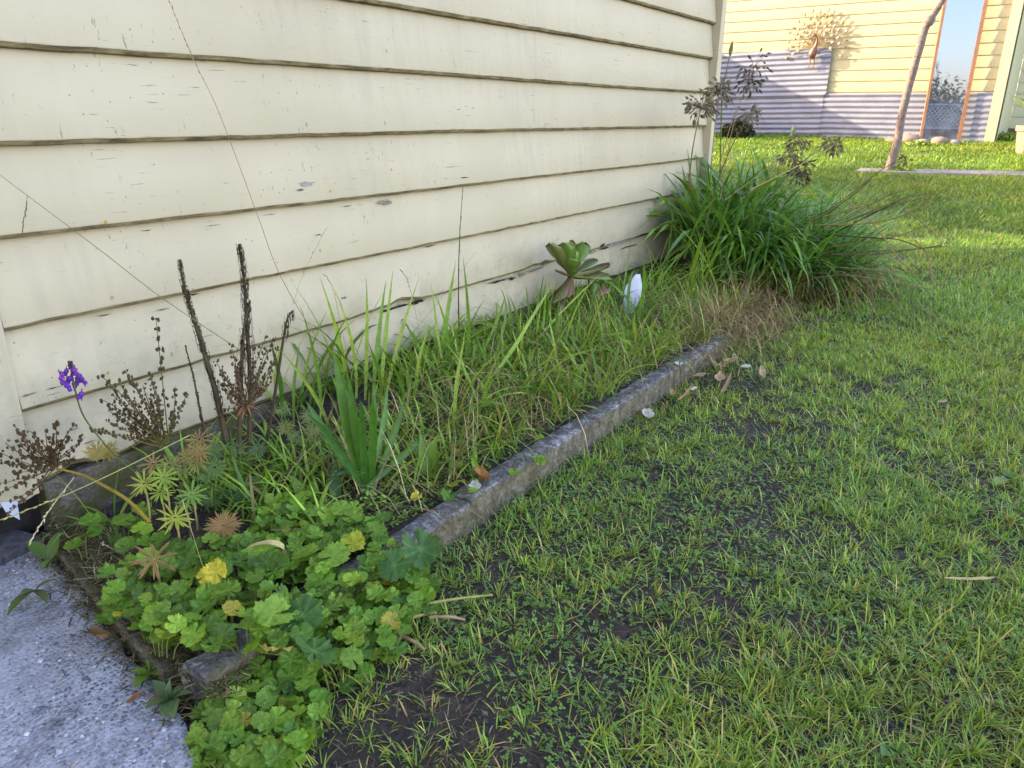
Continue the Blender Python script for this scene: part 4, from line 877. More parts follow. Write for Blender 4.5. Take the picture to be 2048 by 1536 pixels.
canes = [((1560, 500), (1700, 430), (1790, 385), (1860, 370), 1.0, .92, (0.36, 0.28, 0.15)), ((1600, 480), (1700, 440), (1760, 420), (1845, 395), 1.0, .8, (0.24, 0.19, 0.13)),
         ((1500, 540), (1640, 480), (1720, 440), (1792, 405), .95, .8, (0.05, 0.04, 0.035)), ((1620, 500), (1720, 485), (1800, 470), (1850, 450), .95, .75, (0.38, 0.3, 0.17)),
         ((1600, 520), (1700, 505), (1800, 500), (1895, 492), .95, .7, (0.28, 0.23, 0.17)), ((1580, 500), (1680, 510), (1780, 505), (1885, 490), 1.0, .75, (0.22, 0.18, 0.14)),
         ((1570, 530), (1680, 535), (1760, 540), (1826, 545), .9, .75, (0.40, 0.34, 0.25)), ((1640, 470), (1740, 475), (1800, 480), (1850, 500), .95, .8, (0.16, 0.12, 0.09)),
         ((1690, 400), (1740, 440), (1800, 520), (1842, 552), .9, .75, (0.36, 0.26, 0.14)), ((1810, 420), (1840, 440), (1870, 465), (1872, 472), .85, .8, (0.38, 0.28, 0.15)),
         ((1830, 480), (1855, 510), (1862, 545), (1866, 570), .75, .72, (0.30, 0.22, 0.12)), ((1650, 460), (1760, 415), (1830, 390), (1878, 392), .9, .75, (0.3, 0.24, 0.18)),
         ((1560, 540), (1660, 548), (1720, 545), (1760, 548), .9, .8, (0.20, 0.16, 0.12)), ((1620, 440), (1700, 420), (1760, 400), (1790, 380), 1.1, 1.0, (0.42, 0.33, 0.18)),
         ((1600, 560), (1690, 550), (1790, 565), (1870, 580), .85, .7, (0.33, 0.27, 0.18)), ((1700, 560), (1740, 575), (1745, 610), (1742, 650), .8, .75, (0.15, 0.12, 0.08)),
         ((1640, 450), (1750, 445), (1830, 420), (1870, 380), .95, .8, (0.40, 0.31, 0.16)), ((1550, 480), (1630, 440), (1700, 395), (1740, 360), 1.15, 1.05, (0.20, 0.16, 0.11))]
CL = ['straw coloured', 'grey brown', 'black', 'honey coloured', 'pale grey', 'dull grey', 'bleached', 'dark brown', 'tan', 'short tan', 'brown', 'silvery', 'short dark', 'light straw', 'low straw', 'dark upright', 'golden', 'olive brown']
CW = ['reaching highest right', 'curving just under the highest', 'standing out darkest in the spray', 'ending mid right', 'reaching farthest right', 'lying level beside the farthest', 'lying thick and low', 'bending down at its tip', 'slanting down across the others', 'dangling broken at the right', 'hanging straight down at the right', 'arching under the highest', 'poking from the leaf edge', 'rising behind the leaves', 'sloping down to the lawn', 'standing at the mound foot', 'arching up at the right', 'slanting up toward the paving']
for i, (a_, b2, c_, d_, y0, y1, cc) in enumerate(canes):
    x0, x1 = 4.75-0.02*i, 4.45-0.025*i
    stalk(CL[i]+' dry cane '+CW[i]+' of the agapanthus spray', [(a_[0], a_[1], x0), (b2[0], b2[1], x0+(x1-x0)*.35), (c_[0], c_[1], x0+(x1-x0)*.7), (d_[0], d_[1], x1)], 0.0042, None, cc, name='dry_cane', group='bare canes fanning over the lawn', mode='x')

# ---- black shrivelled flower spikes and other dead stems by the wall
random.seed(41)
def dead_spike(label, P, r_, c=(0.095, 0.072, 0.056), shred=140, top=0.0, L=0.03, name='dead_spike', bare=0.0):
    pts = smoothline([at_y(u, v, y) for u, v, y in P], 5); n = len(pts)
    t = thing(name, label, 'dead stalk', pts[0], 'dead stalks along the wall')
    q = MB(); q.tube(pts, [r_*(1-0.75*i/n) for i in range(n)], 6); q.build('stem', M['dry'], t, color=c)
    q = MB()
    for k in range(shred):
        f_ = random.uniform(bare, 0.99); x = f_*(n-1); i = int(x); p = pts[i].lerp(pts[min(i+1, n-1)], x-i); rr = r_*(1-0.75*f_)
        d = Vector((random.uniform(-1, 1), random.uniform(-1, 0.6), 0)).normalized(); p = p+d*rr; l_ = L*random.uniform(0.4, 1.0)*(1-0.4*f_)
        q.strap([p, p+d*l_*0.22+Vector((0, 0, 0.004)), p+d*l_*0.28+Vector((0, 0, -l_*0.5)), p+d*l_*0.1+Vector((0, 0, -l_))], random.uniform(0.002, 0.005), 0.4, prof=lambda f: 1-0.6*f)
    if shred: q.build('withered_leaves', M['dry'], t, color=(c[0]*0.8, c[1]*0.8, c[2]*0.8))
    return t
dead_spike('thick black dead spike leaning left against the wall', [(452, 880, 1.60), (430, 780, 1.62), (395, 660, 1.66), (370, 580, 1.70), (359, 520, 1.72)], 0.0085, shred=210, bare=0.1)
dead_spike('tallest black dead spike with shreds hanging from its tip', [(498, 900, 1.62), (500, 760, 1.64), (492, 620, 1.68), (487, 545, 1.70), (478, 488, 1.71)], 0.0075, shred=190, bare=0.15, L=0.05)
dead_spike('second black stem twisted beside the tallest spike', [(478, 900, 1.60), (482, 760, 1.62), (488, 660, 1.64), (500, 600, 1.66)], 0.008, shred=90, bare=0.2, L=0.05)
dead_spike('slender dead stem with curled tip right of the black spikes', [(530, 900, 1.62), (548, 800, 1.64), (565, 690, 1.67), (574, 640, 1.68), (585, 622, 1.68)], 0.006, (0.07, 0.055, 0.045), 26, L=0.05, bare=0.55)
dead_spike('thin dark twig stem left of the leaning spike', [(412, 880, 1.55), (400, 820, 1.56), (386, 750, 1.58), (370, 690, 1.6)], 0.0035, (0.07, 0.05, 0.035), 26, L=0.012, bare=0.2)
dead_spike('tall thin dark stalk with small pods right of centre', [(918, 680, 1.72), (917, 560, 1.74), (920, 460, 1.78), (926, 372, 1.80)], 0.0028, (0.07, 0.055, 0.045), 22, L=0.012, bare=0.1)
dead_spike('short brown dead stem crossing behind the geraniums', [(560, 960, 1.5), (600, 910, 1.52), (640, 870, 1.54), (668, 845, 1.56)], 0.003, (0.14, 0.11, 0.08), 26, L=0.012, bare=0.3)

# ---- toadflax: brown seed sprays, one purple flower head
M['petal'] = foliage('petal', trans=0.35, rough=0.5)
def pods(q, pts, r_, step, jit=0.5):
    acc = 0
    for i in range(1, len(pts)):
        acc += (pts[i]-pts[i-1]).length
        while acc > step:
            acc -= step*random.uniform(0.6, 1.4)
            d = Vector((random.gauss(0, 1), random.gauss(0, 1), random.gauss(0, 0.6))).normalized(); c = pts[i]+d*random.uniform(0.003, 0.008)
            q.blob(c, r_*random.uniform(0.5, 1.0), 5, 3, 0.35, 0, (1, 1, random.uniform(0.9, 1.6)))
def spray(t, base, tips, y0, y1, cs, cp, r_=0.0040, step=0.0066, bend=20, from_=0.28):
    tips = list(tips)+[(u+random.uniform(-26, 26), v+random.uniform(-6, 40)) for (u, v) in tips if len(tips) > 2]
    for (u, v) in tips:
        y = random.uniform(y0, y1); b0 = at_y(base[0]+random.uniform(-8, 8), base[1]+random.uniform(-6, 6), (y0+y1)/2)
        mid = at_y((base[0]+u)/2+random.uniform(-bend, bend), (base[1]+v)/2+random.uniform(-bend*.4, bend*.6), (y+(y0+y1)/2)/2); tip = at_y(u, v, y)
        pts = bez(b0, mid, tip, 14); q = MB(); q.tube(pts, [0.0016-0.0008*i/14 for i in range(14)], 4)
        o = q.build('seed_stem', M['dry'], t, color=jitc(cs, 0.2))
        q = MB(); pods(q, pts[int(14*from_):], r_, step); q.build('seed_pods', M['dry'], o, color=jitc(cp, 0.2))
PODC = (0.095, 0.065, 0.045); STC = (0.15, 0.13, 0.06)
tf = thing('toadflax_plant', 'brown seeded toadflax spray bearing the only purple flower head', 'toadflax', at_y(320, 900, 1.55), 'seeded toadflax along the wall')
spray(tf, (325, 890), [(203, 752), (250, 742), (297, 745), (350, 778), (232, 835), (182, 862), (270, 800), (300, 790), (345, 830), (205, 800), (225, 790), (285, 770), (310, 800), (262, 850)], 1.5, 1.68, STC, PODC)
spray(tf, (345, 880), [(312, 638)], 1.6, 1.62, (0.17, 0.2, 0.06), PODC, 0.005, 0.011)
q = MB(); q.tube(smoothline([at_y(300, 965, 1.5), at_y(240, 920, 1.5), at_y(185, 858, 1.5), at_y(160, 815, 1.5), at_y(143, 745, 1.5)], 4), 0.0017, 5); fs = q.build('flower_stem', M['leaf'], tf, color=(0.10, 0.15, 0.07))
pm = []
q = MB(); q.blob((0, 0, 0), 0.5, 7, 4, 0.15, 0, (1, 0.6, 0.8)); q.blob((0.2, -0.25, -0.45), 0.36, 6, 4, 0.15); q.tube([(0, 0, -0.2), (0.05, 0.1, -0.8), (0.1, 0.15, -1.1)], [0.16, 0.09, 0.02], 5); q.strap([(-0.1, -0.1, 0.2), (-0.2, -0.1, 0.6), (-0.1, 0, 0.85)], 0.5, 0.2)
flm = q.mesh('floret', M['petal'], True)
for (u, v) in [(123, 748), (133, 742), (148, 740), (158, 752), (126, 765), (140, 757), (165, 762), (150, 768), (135, 772), (163, 788), (155, 758)]:
    p = at_y(u, v, 1.5+random.uniform(-0.012, 0.006)); part('floret', flm, fs, p-wloc(fs), (random.uniform(-.4, .4), random.uniform(-.4, .4), random.uniform(0, 6.28)), 0.0135, jitc((0.22, 0.055, 0.62), 0.2))
q = MB(); p = at_y(142, 738, 1.5)
for i in range(14): q.blob((p.x+random.uniform(-.004, .004), p.y+random.uniform(-.004, .004), p.z+i*0.0011), 0.0035, 5, 3)
q.build('flower_buds', M['leaf'], tf, color=(0.07, 0.06, 0.06))
tb = thing('toadflax_plant', 'brown seeded toadflax spray on a yellow stem over the foundation at far left', 'toadflax', at_y(165, 945, 1.6), 'seeded toadflax along the wall')
spray(tb, (110, 935), [(28, 850), (60, 862), (92, 858), (0, 905), (-5, 968), (150, 848), (112, 850), (60, 910), (20, 930), (140, 880), (165, 880), (95, 900), (45, 880), (-10, 990)], 1.62, 1.8, (0.13, 0.09, 0.06), PODC, 0.0044, 0.0075)
q = MB(); q.tube(smoothline([at_y(300, 1045, 1.45), at_y(255, 1000, 1.52), at_y(205, 970, 1.6), at_y(165, 950, 1.66), at_y(110, 936, 1.7)], 4), [0.0044-0.00014*i for i in range(17)], 6); q.build('stem', M['dry'], tb, color=(0.33, 0.24, 0.05))
tc = thing('toadflax_plant', 'brown seeded toadflax spray around the black dead spikes', 'toadflax', at_y(490, 850, 1.55), 'seeded toadflax along the wall')
spray(tc, (492, 815), [(432, 722), (445, 765), (462, 690), (548, 678), (545, 725), (520, 752), (440, 740), (470, 720), (532, 700), (455, 790), (525, 780), (510, 700)], 1.5, 1.64, (0.15, 0.10, 0.07), (0.11, 0.07, 0.055))
q = MB()
for i in range(26):
    an = random.uniform(0, 6.28); c = at_y(492, 810, 1.57); d = Vector((math.cos(an), math.sin(an), random.uniform(-0.5, 0.3)))
    q.strap([c, c+d*0.02, c+d*0.042+Vector((0, 0, -0.01))], 0.005, 0.2)
q.build('wilted_leaves', M['leaf'], tc, color=(0.42, 0.20, 0.13))
td = thing('toadflax_plant', 'small spent toadflax twig lying at the path edge', 'toadflax', at_z(200, 1130, 0.09), 'seeded toadflax along the wall')
spray(td, (290, 1140), [(165, 1135), (200, 1085), (240, 1130), (225, 1150)], 1.45, 1.5, (0.22, 0.24, 0.13), (0.25, 0.21, 0.14), 0.003, 0.012, 8)

# ---- whorled spurge-like plants
def whorl(t, u, v, y, rad, cols, n=16, tilt=0.5, stem_to=None, name='leaf_whorl'):
    c = at_y(u, v, y); q = MB(); nrm = (CAM-c).normalized().lerp(Vector((0, 0, 1)), 0.35).normalized()
    a_ = nrm.cross(Vector((0, 0, 1))).normalized(); b2 = nrm.cross(a_)
    for i in range(int(n*1.6)):
        an = 2*math.pi*i/n*1.618+random.uniform(-.1, .1); L = rad*random.uniform(0.6, 0.98); el = tilt*random.uniform(0.3, 1.2)*(1 if i % 2 else 0.5)
        d = (a_*math.cos(an)+b2*math.sin(an)); p1 = c+d*L*0.5+nrm*L*0.25*el; p2 = c+d*L+nrm*L*0.15*el
        q.strap(bez(c+d*0.003, p1, p2, 5), rad*0.095, 0.3, up=nrm, prof=lambda f: max(0.05, 0.5+1.1*f if f < 0.5 else 1.05*(1-((f-0.5)/0.5)**2)))
    o = q.build(name, M['leaf'], t, color=jitc(cols, 0.1))
    if stem_to:
        q = MB(); q.tube(bez(c, at_y((u+stem_to[0])/2+4, (v+stem_to[1])/2, y-0.01), at_y(stem_to[0], stem_to[1], y), 6), 0.0022, 5); q.build('stem', M['dry'], o, color=(0.35, 0.27, 0.15))
random.seed(52)
w1 = thing('whorled_plant', 'yellow green whorled leaf plant in front of the foundation', 'spurge', at_z(330, 1060, BED), 'whorled leaf plants in the bed corner')
for a_ in [(288, 968, 1.46, 0.038, (0.30, 0.33, 0.05)), (328, 955, 1.47, 0.042, (0.26, 0.34, 0.05)), (383, 990, 1.45, 0.044, (0.17, 0.29, 0.06)), (350, 1036, 1.40, 0.046, (0.28, 0.33, 0.05)), (320, 985, 1.48, 0.034, (0.24, 0.31, 0.06)), (370, 1005, 1.47, 0.034, (0.16, 0.27, 0.06))]: whorl(w1, a_[0], a_[1], a_[2], a_[3], a_[4], 18, stem_to=(a_[0]+12, a_[1]+70))
w2 = thing('whorled_plant', 'orange brown whorled leaf head on a pale stem', 'spurge', at_z(455, 1120, BED), 'whorled leaf plants in the bed corner')
whorl(w2, 446, 1052, 1.36, 0.048, (0.30, 0.19, 0.06), 30, 0.3, (458, 1115))
w3 = thing('whorled_plant', 'rusty wilting whorl hanging over the geraniums', 'spurge', at_z(310, 1140, BED), 'whorled leaf plants in the bed corner')
whorl(w3, 308, 1118, 1.30, 0.050, (0.28, 0.15, 0.07), 13, 0.2, (320, 1170))
w4 = thing('whorled_plant', 'dull green whorled plant behind the dead spikes', 'spurge', at_z(480, 980, BED), 'whorled leaf plants in the bed corner')
for i in range(16): whorl(w4, random.uniform(400, 530), random.uniform(890, 1010), random.uniform(1.50, 1.62), 0.036, random.choice([(0.07, 0.14, 0.06), (0.09, 0.17, 0.06), (0.11, 0.17, 0.05)]), 14)
w5 = thing('whorled_plant', 'orange and khaki wilted foliage draped over the foundation edge', 'spurge', at_y(345, 900, 1.6), 'whorled leaf plants in the bed corner')
for i in range(9): whorl(w5, random.uniform(300, 410), random.uniform(870, 940), random.uniform(1.5, 1.6), 0.040, random.choice([(0.32, 0.19, 0.07), (0.25, 0.22, 0.07), (0.20, 0.2, 0.06)]), 9, 0.4)
w6 = thing('whorled_plant', 'mustard coloured withered leaf bunch before the lowest board', 'spurge', at_y(205, 900, 1.62), 'whorled leaf plants in the bed corner')
for i in range(4): whorl(w6, random.uniform(185, 220), random.uniform(868, 910), 1.62, 0.030, (0.27, 0.22, 0.06), 14, 0.5)
w7 = thing('whorled_plant', 'khaki fine leaved weed left of the strap leaf plant', 'spurge', at_z(595, 900, BED), 'whorled leaf plants in the bed corner')
for i in range(9): whorl(w7, random.uniform(565, 640), random.uniform(820, 915), random.uniform(1.5, 1.6), 0.032, random.choice([(0.20, 0.21, 0.07), (0.15, 0.2, 0.07)]), 12)

# ---- broad oval leaves: docks and rosettes
def oval_mesh(name, w_=0.38, cup=0.12):
    V = []; n = 9
    for i in range(n):
        f_ = i/(n-1); ww = w_*0.5*max(0.06, math.sin(math.pi*min(1, f_**0.85*0.97+0.03)))**0.8; zc = 0.10*math.sin(f_*2.6)
        V += [(f_, -ww, zc+cup*ww*2), (f_, -ww*0.5, zc+cup*ww*0.6), (f_, 0, zc), (f_, ww*0.5, zc+cup*ww*0.6), (f_, ww, zc+cup*ww*2)]
    q = MB(); q.add(V, [(i*5+j, (i+1)*5+j, (i+1)*5+j+1, i*5+j+1) for i in range(n-1) for j in range(4)]); return q.mesh(name, M['leaf'], True)
OV = [oval_mesh('oval_leaf', 0.42), oval_mesh('oval_leaf', 0.34), oval_mesh('oval_leaf', 0.5)]
def rosette(label, u, v, z, leaves, name='rosette_weed', cat='weed', group='broad leaved weeds', roll=0.0):
    c = at_z(u, v, z); t = thing(name, label, cat, c, group)
    for (tu, tv, dz, wsc, cl) in leaves:
        tip = at_z(tu, tv, z+dz); d = tip-c; L = d.length
        az = math.atan2(d.y, d.x); el = math.asin(max(-1, min(1, d.z/L)))
        part('leaf', random.choice(OV), t, (0, 0, 0), (random.uniform(-.2, .2), -el, az), (L, L*wsc, L), jitc(cl, 0.12))
    return t
SG = (0.13, 0.20, 0.10); LG = (0.16, 0.28, 0.05)
rosette('grey green oval leaf rosette growing at the edge of the concrete path', 338, 1398, 0.03, [(303, 1362, .02, 1.1, SG), (341, 1358, .03, 1.0, SG), (386, 1388, .02, 1.0, SG), (292, 1420, .015, 1.0, SG), (330, 1440, .01, 1.1, SG), (348, 1440, .01, 1.0, SG), (372, 1372, .02, .9, SG), (318, 1375, .03, 1.0, SG)])
rosette('small oval leaf seedling above the grey green rosette', 298, 1345, 0.03, [(288, 1318, .03, .9, LG), (270, 1378, .0, 1.1, LG), (315, 1333, .01, 1.2, SG), (262, 1345, .01, 1.3, LG), (318, 1352, .01, 1.3, LG)])
rosette('plantain with two big leaves beside the foundation block', 100, 1120, 0.05, [(52, 1086, .03, .9, (0.09, 0.17, 0.05)), (118, 1066, .04, 1.0, (0.09, 0.15, 0.03)), (85, 1140, .01, .8, LG)])
rosette('drooping grey green leaves lying on the path at far left', 70, 1180, 0.04, [(18, 1234, .0, .9, (0.10, 0.16, 0.06)), (40, 1190, .02, 1.0, (0.14, 0.15, 0.08)), (95, 1210, .0, .8, (0.13, 0.15, 0.08)), (110, 1160, .02, .9, (0.12, 0.14, 0.07))])
rosette('bright dock plant behind the geraniums', 610, 1012, BED, [(578, 952, .06, .9, (0.18, 0.28, 0.04)), (632, 962, .06, .9, (0.16, 0.27, 0.04)), (655, 1000, .02, .9, (0.14, 0.25, 0.05)), (588, 1005, .03, .8, LG)])
rosette('dark broad leaf dock left of the strap leaf plant', 672, 1010, BED, [(672, 925, .08, .9, (0.07, 0.14, 0.05)), (700, 985, .03, .9, (0.1, 0.19, 0.05)), (655, 975, .04, .9, (0.1, 0.18, 0.05))])
rosette('upright spoon leaf weed right of the strap leaf plant', 850, 960, BED, [(875, 875, .10, .8, (0.16, 0.28, 0.05)), (840, 870, .12, .7, (0.13, 0.25, 0.05)), (890, 905, .07, .9, LG), (832, 935, .04, 1., (0.12, 0.23, 0.05)), (838, 960, .02, 1.2, (0.12, 0.23, 0.05))])
for lab, u, v in [('broad leaf weed in the lawn near the right edge', 2020, 960), ('broad leaf weed in the lawn at the bottom right', 1790, 1500), ('round leaf weed in the lawn below the kerb middle', 1335, 1215), ('broad leaf weed in the lawn beyond the bare patch', 1745, 1190), ('flat weed in the lawn right of the agapanthus canes', 1890, 680)]:
    rosette(lab, u, v, 0.02, [(u+random.uniform(-1, 1)*(30 if v > 900 else 14), v+random.uniform(-1, 1)*(18 if v > 900 else 7), 0.015, 1.1, random.choice([(0.09, 0.19, 0.05), LG, (0.12, 0.22, 0.06)])) for _ in range(8)])
# chickweed-like bright sprig
cs = at_z(748, 1010, BED); t = thing('chickweed_sprig', 'bright green small leaved sprig at the foot of the strap leaf plant', 'weed', cs)
for i in range(46):
    p = at_y(random.uniform(722, 775), random.uniform(975, 1045), cs.y-0.02+random.uniform(-.03, .03)); part('leaf', random.choice(OV), t, p-cs, (random.uniform(-.5, .5), random.uniform(-.6, .4), random.uniform(0, 6.28)), (0.014, 0.018, 0.014), jitc((0.22, 0.38, 0.06), 0.15))

# ---- succulent (aeonium)
M['succ'] = foliage('succulent', trans=0.08, rough=0.28, spec=0.5)
def spoon_mesh():
    V = []; n = 9
    for i in range(n):
        f_ = i/(n-1); ww = 0.30*max(0.03, (0.32+0.2*f_) if f_ < 0.25 else math.sqrt(max(0.0, 1-((f_-0.70)/0.48)**2))*(1 if f_ > 0.7 else 1)) if f_ < 0.99 else 0.05
        if f_ < 0.70 and f_ >= 0.25: ww = 0.30*(0.37+0.63*((f_-0.25)/0.45)**1.1)
        zc = 0.12*f_*f_
        V += [(f_, -ww, zc+0.06), (f_, 0, zc+0.015), (f_, ww, zc+0.06), (f_, 0, zc-0.05)]
    q = MB(); q.add(V, [(i*4+j, (i+1)*4+j, (i+1)*4+(j+1) % 4, i*4+(j+1) % 4) for i in range(n-1) for j in range(4)]+[(n*4-4, n*4-3, n*4-2, n*4-1)]); return q.mesh('spoon_leaf', M['succ'], True)
SPN = spoon_mesh(); random.seed(61)
sb = at_z(1142, 640, BED+0.02); su = thing('succulent_plant', 'green and maroon rosette succulent growing against the wall', 'succulent', sb)
yb = sb.y
def spoon(t, c, tip, L_w, cl, twist=0.0):
    d = tip-c; L = d.length*1.0; az = math.atan2(d.y, d.x); el = math.asin(d.z/L)
    Mx = Matrix.Rotation(az, 3, 'Z') @ Matrix.Rotation(-el, 3, 'Y') @ Matrix.Rotation(twist, 3, 'X')
    part('leaf', SPN, t, c-sb, Mx.to_euler(), (L, L*L_w*0.80, L*0.6), jitc(cl, 0.08))
GR, MR, DG = (0.16, 0.25, 0.05), (0.17, 0.085, 0.07), (0.11, 0.18, 0.05)
c1 = at_y(1143, 553, yb)
for (u, v, dy, lw, cl, tw) in [(1098, 497, -.02, .7, (0.17, 0.19, 0.06), 0), (1137, 480, .05, 1.0, (0.15, 0.19, 0.055), 0), (1126, 490, -.01, 1.1, GR, 0), (1170, 489, .03, 1.0, GR, 0), (1152, 503, -.06, 1.2, GR, 0), (1135, 522, -.10, 1.5, GR, 0), (1192, 526, -.02, .6, DG, 0), (1218, 541, .0, .3, (0.14, 0.14, 0.06), 0),
                           (1214, 562, -.05, .7, (0.15, 0.19, 0.05), 0.3), (1155, 545, -.08, 1.6, DG, 0), (1110, 545, .02, .5, (0.2, 0.09, 0.06), 0), (1106, 612, -.03, .6, (0.17, 0.13, 0.06), 0), (1132, 598, -.07, .9, MR, 0), (1118, 605, -.04, .7, (0.25, 0.18, 0.08), 0), (1112, 640, -.03, .5, (0.2, 0.17, 0.08), 0)]:
    spoon(su, c1, at_y(u, v, yb+dy*0.45), lw, cl, tw)
c2 = at_y(1184, 600, yb-0.02)
for (u, v, dy, lw, cl) in [(1172, 552, .02, .7, (0.15, 0.15, 0.12)), (1188, 564, .0, .9, GR), (1193, 582, -.04, 1.2, GR), (1214, 580, -.02, 1.0, (0.40, 0.13, 0.20)), (1172, 582, -.03, .9, GR), (1178, 592, -.05, 1.3, GR), (1202, 592, -.03, 1., DG), (1165, 602, -.06, 1.0, MR), (1214, 616, -.02, .5, (0.28, 0.16, 0.10)), (1168, 642, -.05, .7, (0.12, 0.17, 0.07)), (1180, 645, -.06, .8, (0.12, 0.18, 0.09))]:
    spoon(su, c2, at_y(u, v, yb+dy*0.5), lw, cl)
q = MB(); q.tube([sb-Vector((0, 0, .02)), at_y(1148, 600, yb), c1], [0.010, 0.009, 0.008], 7); q.tube([sb-Vector((0, 0, .02)), at_y(1172, 622, yb-.01), c2], [0.009, 0.008, 0.007], 7); q.build('stem', M['leaf'], su, color=(0.22, 0.2, 0.07))

# ---- long thin grass culms across the wall
def culm(label, P, r_, c, seeds=(0.7, 1.0), sc_col=(0.30, 0.24, 0.15), step=0.012, pr=0.0022, name='grass_culm'):
    pts = smoothline([at_y(u, v, y) for u, v, y in P], 6); t = thing(name, label, 'grass stem', pts[0], 'long grass stems before the wall')
    q = MB(); q.tube(pts, [r_*0.75*(1-0.6*i/len(pts)) for i in range(len(pts))], 4); q.build('stem', M['leaf'], t, color=tuple(x*1.35 for x in c))
    if seeds:
        q = MB(); a_ = int(len(pts)*seeds[0]); sub = pts[a_:]
        for i in range(1, len(sub)):
            L = (sub[i]-sub[i-1]).length; d = (sub[i]-sub[i-1]).normalized()
            for k in range(max(1, int(L/step))):
                p = sub[i-1].lerp(sub[i], k*step/max(L, 1e-4)); sd = Vector((random.uniform(-1, 1), random.uniform(-1, 1), random.uniform(-1, 1)))*0.35
                e = (d+sd).normalized(); q.tube([p, p+e*0.005, p+e*0.010], [0.0004, pr*0.6, 0.0003], 4)
        q.build('seeds', M['dry'], t, color=sc_col)
culm('longest reddish grass stem rising out of the picture at upper left', [(660, 720, 1.6), (565, 560, 1.62), (515, 430, 1.66), (440, 230, 1.70), (395, 135, 1.72), (362, 60, 1.73), (334, -10, 1.74)], 0.0013, (0.30, 0.17, 0.11), (0.62, 1))
culm('green grass stem slanting in from the left edge', [(480, 700, 1.58), (330, 600, 1.60), (200, 500, 1.64), (80, 410, 1.66), (-20, 335, 1.68)], 0.0016, (0.16, 0.19, 0.07), None)
culm('short seeded side stem of the slanting green grass', [(55, 392, 1.66), (50, 425, 1.66), (44, 462, 1.66)], 0.0008, (0.2, 0.18, 0.1), (0.2, 1), (0.16, 0.14, 0.10))
culm('fine grass stem leaning right above the dead stems', [(585, 610, 1.62), (610, 540, 1.66), (655, 452, 1.7)], 0.0010, (0.2, 0.2, 0.1), (0.6, 1))
culm('fine straw stem leaning right above the succulent', [(1000, 600, 1.70), (1060, 470, 1.75), (1110, 405, 1.78), (1165, 355, 1.8)], 0.0009, (0.36, 0.30, 0.2), None)
culm('reddish seed stem left of the tall grass clump', [(705, 760, 1.6), (680, 640, 1.62), (665, 575, 1.64), (650, 550, 1.65)], 0.0012, (0.33, 0.22, 0.14), (0.5, 1), (0.42, 0.3, 0.2))
culm('pale seeded grass stem crossing the foundation block', [(380, 870, 1.4), (250, 935, 1.4), (130, 990, 1.38), (0, 1040, 1.36), (-40, 1055, 1.36)], 0.0018, (0.26, 0.28, 0.10), (0.5, 1), (0.42, 0.36, 0.2), 0.008, 0.003)
culm('bleached seeded grass stem hanging at the foundation corner', [(148, 955, 1.4), (110, 1005, 1.38), (80, 1050, 1.36), (60, 1085, 1.34)], 0.0012, (0.40, 0.34, 0.24), (0.2, 1), (0.48, 0.41, 0.30), 0.007, 0.003)
culm('thin pale stem crossing in front of the corner geraniums', [(365, 1000, 1.3), (395, 1100, 1.25), (425, 1190, 1.2), (440, 1230, 1.18)], 0.0010, (0.36, 0.31, 0.2), None)
culm('seeded stem curving over the dock leaves', [(560, 980, 1.4), (590, 930, 1.42), (630, 890, 1.44), (680, 855, 1.45)], 0.0013, (0.3, 0.26, 0.16), (0.3, 1), (0.36, 0.3, 0.2))
culm('dark thin runner stem lying over the kerb', [(540, 1060, 1.25), (640, 1055, 1.22), (720, 1045, 1.2), (790, 1030, 1.2)], 0.0016, (0.09, 0.08, 0.05), None)
culm('brown seed panicle right of the tall clump', [(850, 720, 1.6), (830, 620, 1.62), (815, 560, 1.64), (800, 540, 1.65)], 0.0010, (0.25, 0.2, 0.12), (0.5, 1), (0.25, 0.17, 0.12))
culm('thin dark stem slanting right behind the grass', [(640, 880, 1.6), (760, 740, 1.62), (880, 600, 1.66), (950, 505, 1.7)], 0.0012, (0.10, 0.09, 0.05), None)
culm('long pale grass stem lying level through the bed', [(860, 770, 1.45), (960, 745, 1.4), (1080, 758, 1.35), (1180, 763, 1.3)], 0.0011, (0.4, 0.36, 0.2), (0.6, 1), (0.42, 0.36, 0.24))

# ================================================================== LITTER AND SMALL THINGS
M['white_plastic'] = plain('chalky_white', (0.42, 0.44, 0.48), (0.50, 0.52, 0.56), 18, 0.5, 0.1)
random.seed(71)
# broken white plastic shard standing in the bed: a curved, ragged piece
bs_ = at_z(1275, 625, BED+0.02); h_ = (at_y(1275, 568, bs_.y).z-bs_.z)+0.02; q = MB(); V = []; nc, nr = 9, 10; hw = 0.062
for lay, off in enumerate((0, 0.004)):
    for i in range(nr):
        f_ = i/(nr-1)
        for k in range(nc):
            g = k/(nc-1); an = (g-0.5)*1.5; wl = math.sqrt(max(0.02, 1-(max(0, f_-0.35)/0.66)**2.4)) if g < 0.5 else 1-0.55*max(0, f_-0.5)
            x = math.sin(an)*hw*wl*1.35; y = -math.cos(an)*(0.05-off)+0.05
            z = h_*1.25*f_*(1-0.35*(g-0.62)**2)+ (0.006*nz(g*9, lay*0, 3, 2) if i == nr-1 else 0); x += 0.004*nz(f_*9, 3, 3, 4)*(1 if k == nc-1 else 0)
            V.append((bs_.x+x*0.85-y*0.53, bs_.y-x*0.53+y*0.85+0.02*f_, bs_.z-0.02+z))
o2 = nr*nc
Fp = [(i*nc+k, i*nc+k+1, (i+1)*nc+k+1, (i+1)*nc+k) for i in range(nr-1) for k in range(nc-1)]; Fp += [tuple(x+o2 for x in f[::-1]) for f in Fp]
